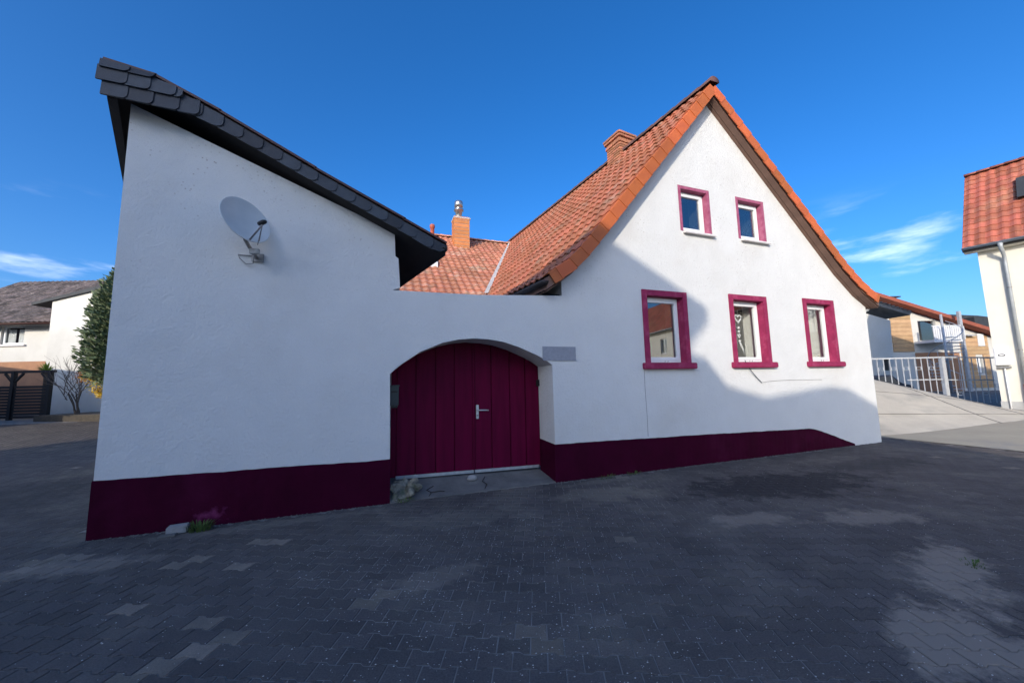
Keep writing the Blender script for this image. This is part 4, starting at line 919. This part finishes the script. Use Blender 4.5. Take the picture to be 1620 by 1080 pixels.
# tan house with balcony
f27 = bf(27.0)
th_ = thing('tan_house', 'tan brick house with red verge and white balcony behind the railing', 'house', f27(31, 0, .4))
rl = lambda a_: 7.30+(a_-27.05)*(4.48-7.30)/(35.04-27.05)
wall_mesh([(26.5, .2), (35.6, .2), (35.6, rl(35.6)-.2), (26.5, rl(26.5)-.2)], [rect(29.9, 31.2, 4.1, 5.55), rect(33.75, 34.25, 1.6, 2.8)], 0, .3, fr=f27).build('wall', 'plaster_far', th_)
for x0, x1, zb, nm in ((27.85, 29.35, 3.3, 0), (32.75, 34.75, .6, 1)):
    z = zb
    while z < rl(x1)-.35:
        zt = min(z+.30, rl(x1)-.22)
        if nm == 1 and 1.55 < (z+zt)/2 < 2.85:
            MB().box(x0, 33.72, -.06, -.004, z, zt-.02, fr=f27).build('brick_band', 'tan_brick', th_); MB().box(34.28, x1, -.06, -.004, z, zt-.02, fr=f27).build('brick_band', 'tan_brick', th_)
        else: MB().box(x0, x1, -.06, -.004, z, zt-.02, fr=f27).build('brick_band', 'tan_brick', th_)
        z += .30
m = MB(); m.prism([f27(26.2, -.7, rl(26.2)+.12), f27(36.2, -.7, rl(36.2)+.12), f27(36.2, -.7, rl(36.2)-.14), f27(26.2, -.7, rl(26.2)-.14)], tuple(FH*1.2)); m.build('roof_verge', 'red_roof', th_)
m = MB(); m.prism([f27(30.6, .6, rl(30.6)+.2), f27(35.2, .6, 5.95), f27(35.9, .6, 5.85), f27(36.2, .6, rl(36.2)+.1)], tuple(FH*5)); m.build('roof', 'dark_roof', th_)
MB().box(28.1, 28.75, .2, .8, 6.2, 7.35, fr=f27).build('chimney', 'concrete_light', th_); MB().box(27.85, 29.0, .05, .95, 7.38, 7.46, fr=f27).build('chimney_cap', 'dark_roof', th_)
m = MB(); m.box(34.0, 34.7, -.1, .5, 5.0, 5.75, fr=f27); m.build('dormer', 'dark_roof', th_)
bal = MB().box(29.45, 31.6, -1.3, -.06, 3.85, 4.02, fr=f27).build('balcony', 'white_metal', th_)
MB().box(29.45, 31.6, -1.3, -1.25, 4.95, 5.02, fr=f27).build('balcony_rail', 'white_metal', bal)
for k in range(15): MB().box(29.5+k*.148, 29.60+k*.148, -1.30, -1.26, 4.03, 4.94, fr=f27).build('balcony_slat', 'white_metal', bal)
MB().box(31.45, 31.62, -1.3, -1.14, .4, 6.0, fr=f27).build('post', 'rail_grey', th_)
MB().box(29.95, 31.15, .12, .16, 4.12, 5.5, fr=f27).build('window', 'coated_glass', th_)
MB().box(33.8, 34.2, .12, .16, 1.65, 2.75, fr=f27).build('window', 'window_white', th_)
MB().box(34.0, 34.45, -.12, -.07, 3.6, 4.5, fr=f27).build('window', 'window_white', th_)
MB().box(33.0, 33.6, -.35, -.1, 4.35, 4.42, fr=f27).build('awning', 'rail_grey', th_)
m = MB(); m.box(29.4, 32.6, -.02, .06, .4, 3.2, fr=f27); m.build('lower_wall', 'terracotta_wall', th_)
# spiral stair
f24 = bf(24.5)
sp = thing('spiral_stair', 'grey spiral stair rising to the balcony of the tan house', 'stair', f24(28.9, 0, .4))
cxs, czs = 28.75, .5
m = MB(); m.tube([f24(cxs, 0, .4), f24(cxs, 0, 5.6)], .07, 8); m.build('newel_post', 'rail_grey', sp, True)
for k in range(17):
    a0, a1 = k*.40, k*.40+.46; z = .6+k*.215
    vs = [f24(cxs+.05*math.cos(a0), .05*math.sin(a0), z), f24(cxs+.85*math.cos(a0), .85*math.sin(a0), z), f24(cxs+.85*math.cos(a1), .85*math.sin(a1), z), f24(cxs+.05*math.cos(a1), .05*math.sin(a1), z)]
    MB().prism(vs, (0, 0, .05)).build('tread', 'rail_grey', sp)
m = MB(); m.tube([f24(cxs+.85*math.cos(k*.4), .85*math.sin(k*.4), 1.55+k*.215) for k in range(18)], .025, 6); m.build('handrail', 'rail_grey', sp, True)
for k in range(0, 17, 2): MB().tube([f24(cxs+.85*math.cos(k*.4+.2), .85*math.sin(k*.4+.2), .62+k*.215), f24(cxs+.85*math.cos(k*.4+.2), .85*math.sin(k*.4+.2), 1.6+k*.215)], .014, 5).build('baluster', 'rail_grey', sp)
# dark parked car in the rear yard, low behind the railing
f19 = bf(19.5)
car = thing('parked_car', 'dark blue car parked in the yard behind the railing', 'car', f19(19.3, 0, .35))
cpf = [(18.2, .62), (18.25, 1.0), (18.6, 1.1), (18.95, 1.62), (19.9, 1.66), (20.4, 1.2), (20.95, 1.1), (21.05, .65)]
MB().prism([f19(a_, 0, z) for a_, z in cpf], tuple(FH*1.6)).build('body', 'car_dark', car, bevel=.06)
MB().prism([f19(a_, -.012, z) for a_, z in ((18.78, 1.15), (19.03, 1.55), (19.85, 1.58), (20.2, 1.2))], tuple(FH*.02)).build('window', 'coated_glass', car)
for a_ in (18.7, 20.5): MB().lathe([(.05, -.1), (.31, -.1), (.33, 0), (.31, .1), (.05, .1)], 18, Matrix.Translation(f19(a_, .08, .66)) @ Matrix.Rotation(-YAW, 4, 'Z') @ Matrix.Rotation(math.pi/2, 4, 'X')).build('wheel', 'black_plastic', car, True)

# ================================================================== LEFT BACKGROUND
f20 = bf(20.0); f19b = bf(19.0)
lh = thing('far_house', 'white house with brown tile roof at the end of the lane', 'house', f20(-27, 0, .4))
wall_mesh([(-33, .2), (-24.2, .2), (-24.2, 5.6), (-33, 5.9)], [rect(-27.95, -26.65, 4.3, 5.33), rect(-27.8, -26.9, .5, 2.5)], 0, .35, fr=f20).build('wall', 'plaster_far', lh)
wv = MB()
for bx_ in ((-27.93, -27.83, 4.32, 5.31), (-26.77, -26.67, 4.32, 5.31), (-27.83, -26.77, 4.32, 4.40), (-27.83, -26.77, 5.23, 5.31)): wv.box(bx_[0], bx_[1], .1, .16, bx_[2], bx_[3], fr=f20)
wn_ = wv.build('window', 'window_white', lh)
MB().box(-27.85, -26.75, .12, .13, 4.38, 5.25, fr=f20).build('pane', 'pane_glass', wn_)
for c0 in (-27.78, -27.2):
    n_ = 24; xs_ = np.linspace(c0, c0+.42, n_); MB().add([f20(x, .2+.02*math.sin(i*1.1), z) for z in (4.38, 5.15) for i, x in enumerate(xs_)], [(i, i+1, n_+i+1, n_+i) for i in range(n_-1)]).build('curtain', 'curtain', wn_, True)
MB().box(-33, -24.3, 2.0, 2.2, .2, 5.6, fr=f20).build('inner_wall', 'interior_dark', lh)
MB().box(-28.1, -26.5, -.1, .1, 4.2, 4.29, fr=f20).build('sill', 'sill_white', wn_)
MB().box(-33, -24.2, -.03, -.004, .3, 3.35, fr=f20).build('lower_wall', 'terracotta_wall', lh)
e0 = Vector(f20(-33, -.6, 5.42)); e1 = Vector(f20(-33, 4.2, 9.05)); sl = e1-e0
m = MB(); m.add([e0, e0+RH*11.5, e1+RH*11.5, e1, e0-Vector((0, 0, .2)), e0+RH*11.5-Vector((0, 0, .2)), e1+RH*11.5-Vector((0, 0, .2))], [(0, 1, 2, 3), (0, 4, 5, 1), (1, 5, 6, 2)]); rfL = m.build('roof', 'soffit_dark', lh)
m = MB(); m.add([e1, e1+RH*11.5, e1+RH*11.5+FH*4.5-Vector((0, 0, 3.2)), e1+FH*4.5-Vector((0, 0, 3.2))], [(0, 1, 2, 3)]); m.build('roof', 'old_roof', lh)
mats = []; nr = int(sl.length/.34)
for j in range(nr):
    for i in range(38):
        M = frame_matrix(e0+sl*((j+.4)/nr)+RH*(.15+i*.30), RH, sl); mats.append(M)
place_tiles(mats, tile_proto(.30, .42, .05), rfL, 'roof_tile', 'roof_tiles', 'btile_attr', 'btile_attr', 0)
half_gutter(e0+Vector((0, 0, -.06)), e0+RH*8.7+Vector((0, 0, -.06)), .08, 'gutter', 'brown_metal', rfL)
lw = thing('far_wing', 'tall white wing wall with dark slanting verge beside the far house', 'house', f19b(-22, 0, .5))
vg = lambda a_: 6.42+(a_+24.07)*(7.05-6.42)/(2.82)
wall_mesh([(-24.05, .2), (-18.2, .2), (-18.2, vg(-18.2)), (-24.05, vg(-24.05))], [], 0, .35, fr=f19b).build('wall', 'plaster_far', lw)
m = MB(); m.add([f19b(-24.04, .0, .2), f19b(-24.04, 3, .2), f19b(-24.04, 3, 6.4), f19b(-24.04, 0, 6.4)], [(0, 1, 2, 3)]); m.build('side_wall', 'plaster_far', lw)
m = MB(); m.prism([f19b(-25.0, -.12, vg(-25.0)-.02), f19b(-18, -.12, vg(-18)), f19b(-18, -.12, vg(-18)+.24), f19b(-25.0, -.12, vg(-25.0)+.12)], tuple(FH*1.3)); m.build('roof', 'dark_roof', lw)
# slatted fence with pergola frame
f17 = bf(17.0)
fe = thing('slat_fence', 'black slatted fence with braced posts in front of the far house', 'fence', f17(-22.5, 0, .5))
for a_ in (-24.6, -22.88, -21.2): MB().box(a_-.07, a_+.07, -.07, .07, .35, 2.66, fr=f17).build('post', 'black_wood', fe)
MB().box(-25.5, -21.0, -.05, .05, 2.57, 2.68, fr=f17).build('top_beam', 'black_wood', fe)
for a_ in (-24.6, -22.88, -21.2):
    for s_ in (-1, 1):
        if a_ == -21.2 and s_ == 1: continue
        MB().bar(f17(a_, 0, 2.1), f17(a_+s_*.42, 0, 2.55), .07, .08).build('brace', 'black_wood', fe)
for a0, a1 in ((-24.52, -22.96), (-22.80, -21.28)):
    for k in range(11): MB().box(a0, a1, -.02, .02, .52+k*.135, .52+k*.135+.112, fr=f17).build('slat', 'black_wood', fe)
# planted strip
struct(MB().box(-21.0, -14.0, -.6, 1.6, .2, .66, fr=f17).build('planting_bed', 'bark_mulch'))
# bare shrub
def limb(mb, p, d, ln, r0, depth, rr, segs=4, droop=0.0, spread=.6, child=2):
    pts = [p]; q = p.copy(); dd = d.copy()
    for k in range(segs):
        dd = (dd+Vector((rr.uniform(-.16, .16), rr.uniform(-.16, .16), rr.uniform(-.1, .14)-droop))).normalized(); q = q+dd*ln/segs; pts.append(q.copy())
    mb.tube(pts, [r0*(1-.55*i/segs) for i in range(segs+1)], 5 if depth else 4, False)
    if depth > 0:
        for k in range(child):
            t = rr.randint(1, segs); nd = (dd+Vector((rr.uniform(-spread, spread), rr.uniform(-spread, spread), rr.uniform(-.2, spread)))).normalized(); limb(mb, pts[t], nd, ln*rr.uniform(.5, .8), r0*.5, depth-1, rr, segs, droop, spread, child)
sh = thing('bare_shrub', 'leafless branching shrub in front of the white wing wall', 'shrub', f17(-19.7, 0, .65))
r_ = random.Random(11); base = Vector(f17(-19.75, 0, .62)); mb = MB()
for k in range(5): limb(mb, base+RH*r_.uniform(-.15, .15), (RH*r_.uniform(-.75, -.1)+Vector((0, 0, 1))).normalized(), 1.1, .045, 0, r_)
mb.build('trunk', 'bark', sh, True); mb = MB()
for k in range(14): limb(mb, base+RH*r_.uniform(-.75, .05)+Vector((0, 0, r_.uniform(.6, 1.2))), (RH*r_.uniform(-1.0, .35)+FH*r_.uniform(-.4, .4)+Vector((0, 0, .9))).normalized(), 1.0, .02, 2, r_, 4, .0, .7, 3)
mb.build('branch', 'twig', sh, True)
# forsythia
def leaf_cloud(mb, pts, size, rr, jit=.12, flat=None):
    for p in pts:
        n_ = Vector((rr.gauss(0, 1), rr.gauss(0, 1), rr.gauss(0, 1))).normalized(); t = n_.orthogonal().normalized(); b = n_.cross(t); s_ = size*rr.uniform(.6, 1.3)
        c = p+Vector((rr.gauss(0, jit), rr.gauss(0, jit), rr.gauss(0, jit)))
        mb.add([c-t*s_, c+b*s_*.45, c+t*s_, c-b*s_*.45], [(0, 1, 2, 3)])
f155 = bf(15.5)
fo = thing('forsythia_bush', 'yellow flowering bush beside the dark conifer at the lane', 'bush', f155(-17.6, 0, .6))
mb = MB(); tw = MB(); r_ = random.Random(21); b0 = Vector(f155(-16.9, .3, .6))
for k in range(26):
    e_ = Vector(f155(-17.55+r_.gauss(0, .25), r_.uniform(-.3, .3), 2.3+r_.gauss(0, .25))); e_ = e_ if k % 3 else Vector(f155(-17.2+r_.gauss(0, .12), 0, 1.75+r_.gauss(0, .2)))
    tw.tube([b0, b0.lerp(e_, .5)+Vector((0, 0, .35)), e_], .008, 4, False)
    leaf_cloud(mb, [b0.lerp(e_, .5).lerp(e_, t)+Vector((0, 0, .3*(1-t))) for t in np.linspace(.35, 1, 40)], .035, r_, .07)
tw.build('stem', 'twig', fo); mb.build('blossom', 'forsythia', fo)
mb = MB(); leaf_cloud(mb, [Vector(f155(-17.95+r_.gauss(0, .1), r_.uniform(-.2, .2), 2.35+r_.gauss(0, .12))) for k in range(260)], .04, r_, .06); mb.build('faded_leaves', 'leaf_rust', fo)
# yucca behind the fence
f174 = bf(17.6)
yu = thing('yucca_plant', 'pale green spiky plant showing above the black fence', 'plant', f174(-22.2, 0, .5))
MB().tube([f174(-22.2, 0, .45), f174(-22.2, 0, 2.6)], .06, 8).build('stem', 'bark', yu)
mb = MB(); c0 = Vector(f174(-22.2, 0, 2.62))
for k in range(46):
    a_ = r_.uniform(0, 6.283); el = r_.uniform(-.1, 1.3); d = Vector((math.cos(a_)*math.cos(el), math.sin(a_)*math.cos(el), math.sin(el))); s_ = d.cross(Vector((0, 0, 1))).normalized()*.03; L_ = r_.uniform(.4, .6)
    mb.add([c0-s_, c0+s_, c0+d*L_*.6+s_*1.2, c0+d*L_*.6-s_*1.2, c0+d*L_-Vector((0, 0, .06))], [(0, 1, 2, 3), (3, 2, 4)])
mb.build('leaves', 'yucca', yu)
# conifer beside the barn
f15c = bf(15.0)
ct = thing('conifer_tree', 'dark green conifer standing behind the left barn corner', 'tree', f15c(-16.0, .3, .6))
base = Vector(f15c(-15.9, .3, .5)); tr = MB(); tr.tube([base, base+Vector((.05, 0, 2)), base+Vector((-.1, .05, 4)), base+Vector((-.3, .05, 6.0))], [.17, .13, .09, .03], 10); tr.build('trunk', 'bark', ct, True)
lb_ = MB(); cl = [MB(), MB(), MB()]; r_ = random.Random(5)
for k in range(210):
    t = (k+.5)/210; h_ = 1.35+4.6*t; rad = float(np.interp(t, [0, .12, .3, .5, .75, 1], [.85, 1.35, 1.42, 1.2, .85, .3]))*r_.uniform(.72, 1.08)
    a_ = k*2.39996+r_.uniform(-.3, .3); o_ = base+Vector((-.3*t, .03, h_)); d = Vector((math.cos(a_), math.sin(a_), .12+.55*t))
    e_ = o_+d*rad; mid = o_.lerp(e_, .55)+Vector((0, 0, -.08)); lb_.tube([o_, mid, e_], [.03, .018, .006], 4, False)
    for q in range(105):
        s_ = .22+.78*math.sqrt(r_.random()); p = o_.lerp(mid, s_/.55) if s_ < .55 else mid.lerp(e_, (s_-.55)/.45)
        side = d.cross(Vector((0, 0, 1))).normalized(); p = p+side*r_.gauss(0, .14)+Vector((0, 0, r_.gauss(.02, .10)))
        out_ = (d+side*r_.uniform(-.9, .9)+Vector((0, 0, r_.uniform(-.1, .7)))).normalized(); L_ = r_.uniform(.09, .21); wv_ = out_.cross(Vector((r_.gauss(0, 1), r_.gauss(0, 1), r_.gauss(0, 1)))).normalized()*L_*.24
        cl[r_.choice((0, 0, 1, 2))].add([p, p+out_*L_*.45+wv_, p+out_*L_, p+out_*L_*.45-wv_], [(0, 1, 2, 3)])
lb_.build('limbs', 'bark', ct)
for k in range(3): cl[k].build('crown', 'conifer%d' % k, ct)

# ================================================================== HOUSES ACROSS THE STREET (behind the viewer; they throw the shade)
YS = -20.0; hs_ = Vector((-math.sin(SUN_AZ), -math.cos(SUN_AZ), 0)); kx, kz = -YS*math.tan(SUN_AZ), -YS*math.tan(SUN_EL)/math.cos(SUN_AZ)
def street_house(name, label, roof, xl, xr, soff=.25, depth=7.0, matw='plaster', wins=(), yo=0.0, skew=0.0):
    """roof: eave-to-eave outline given as the shade it throws on the facade plane (x, z)"""
    t = thing(name, label, 'house', (0.5*(xl+xr)-kx, YS, 0))
    pr_ = [(x-kx, z+kz) for x, z in roof]
    top = [p for p in pr_]; low = [(x, z-.32) for x, z in reversed(pr_)]
    MB().prism([tuple(Vector((x, YS, z))+hs_*yo) for x, z in top+low], tuple((hs_+Vector((-skew, 0, 0)))*depth)).build('roof', 'red_roof', t)
    poly = [(xl-kx, -.1), (xr-kx, -.1)]+[(min(max(x, xl-kx), xr-kx), z-.2) for x, z in sorted(pr_, reverse=True)]
    def shear(x, y, z): p = Vector((x, YS, z))+hs_*(y+.3+yo); return tuple(p)
    wall_mesh(poly, [rect(a_, a_+1.0, b_, b_+1.3) for a_, b_ in wins], 0, depth-.6, fr=shear).build('wall', matw, t)
    for a_, b_ in wins: MB().box(a_, a_+1.0, .12, .2, b_, b_+1.3, fr=shear).build('window', 'interior_dark', t)
    return t
wq = lambda a_, b_: [(x-kx, z) for x in a_ for z in b_]
street_house('street_house', 'gabled house across the street behind the viewer, throwing the stepped shade edge', [(6.50, 3.16), (3.9, 4.50), (.4, 4.52)], .4, 5.98, wins=wq((1.2, 3.0, 4.6), (1.2, 4.0, 6.8)), skew=.36)
street_house('street_house', 'long tall house across the street behind the viewer, shading the barn', [(.5, 4.45), (-3.6, 6.35), (-6.5, 6.35), (-9, 5.2), (-19, 5.2)], -19, .39, depth=6.0, wins=wq((-2, -5, -8, -11, -14, -17), (1.2, 4.0, 6.8)))
street_house('street_house', 'low house across the street behind the viewer, shading the paving at right', [(5.8, 2.35), (6.35, 2.24), (6.89, 1.65), (7.98, 1.38), (9.0, 1.47), (10.14, 1.57), (10.85, 1.50), (11.9, 1.03), (14.3, -1.25)], 5.85, 14.2, depth=5.0, wins=wq((6.6, 9, 11), (1.2, 4.0)), yo=.4)

# cottage left of the lane, outside the view; shades the fence
lc = thing('lane_cottage', 'low cottage left of the lane, outside the view, shading the black fence', 'house', (-22.1, 15.6, 0))
pv_ = Vector((math.cos(SUN_AZ), -math.sin(SUN_AZ), 0)); fl = lambda a_, d_, z: tuple(Vector((-22.1, 15.6, z))+pv_*a_+hs_*d_)
wall_mesh(rect(-8, 6.2, -.1, 4.6), [rect(-5, -4, 1, 2.2), rect(-1, 0, 1, 2.2), rect(3, 4, 1, 2.2)], 0, 4.0, fr=fl).build('wall', 'plaster_cream', lc)
MB().prism([fl(-8.3, -.4, 4.5), fl(-8.3, 2.0, 6.2), fl(-8.3, 4.4, 4.5)], tuple(pv_*14.8)).build('roof', 'red_roof', lc)
for a_ in (-5, -1, 3): MB().box(a_, a_+1, .1, .2, 1, 2.2, fr=fl).build('window', 'interior_dark', lc)

# ================================================================== small details on the ground
mb = MB(); r_ = random.Random(31); ico = [(0, 0, 1), (1, 0, 0), (0, 1, 0), (-1, 0, 0), (0, -1, 0), (0, 0, -.4)]; icf = [(0, 1, 2), (0, 2, 3), (0, 3, 4), (0, 4, 1), (5, 2, 1), (5, 3, 2), (5, 4, 3), (5, 1, 4)]
for k in range(4600):
    x, y = r_.gauss(1.3, 1.3), r_.uniform(-5.0, -1.2)
    if k % 3 == 0: x, y = r_.uniform(-4, 8), r_.uniform(-4.8, -.3)
    s_ = r_.choice((.0018, .002, .0025, .003, .0035, .005)); a_ = r_.uniform(0, 6)
    mb.add([(x+s_*(vx*math.cos(a_)-vy*math.sin(a_))*1.3, y+s_*(vx*math.sin(a_)+vy*math.cos(a_)), zg(x, y)+.003+s_*.7*vz) for vx, vy, vz in ico], icf)
stuff(mb.build('grit', 'grit'))


mb = MB(); r_ = random.Random(77)
for k in range(1500):
    x = r_.uniform(-3.1, 11.9)
    if .2 < x < 2.85: continue
    y = -.02-abs(r_.gauss(0, .045)); s_ = r_.choice((.003, .004, .006, .009, .012)); a_ = r_.uniform(0, 6)
    mb.add([(x+s_*(vx*math.cos(a_)-vy*math.sin(a_))*1.4, y+s_*(vx*math.sin(a_)+vy*math.cos(a_)), .002+s_*.6*vz) for vx, vy, vz in ico], icf)
stuff(mb.build('wall_foot_crumbs', 'concrete'))
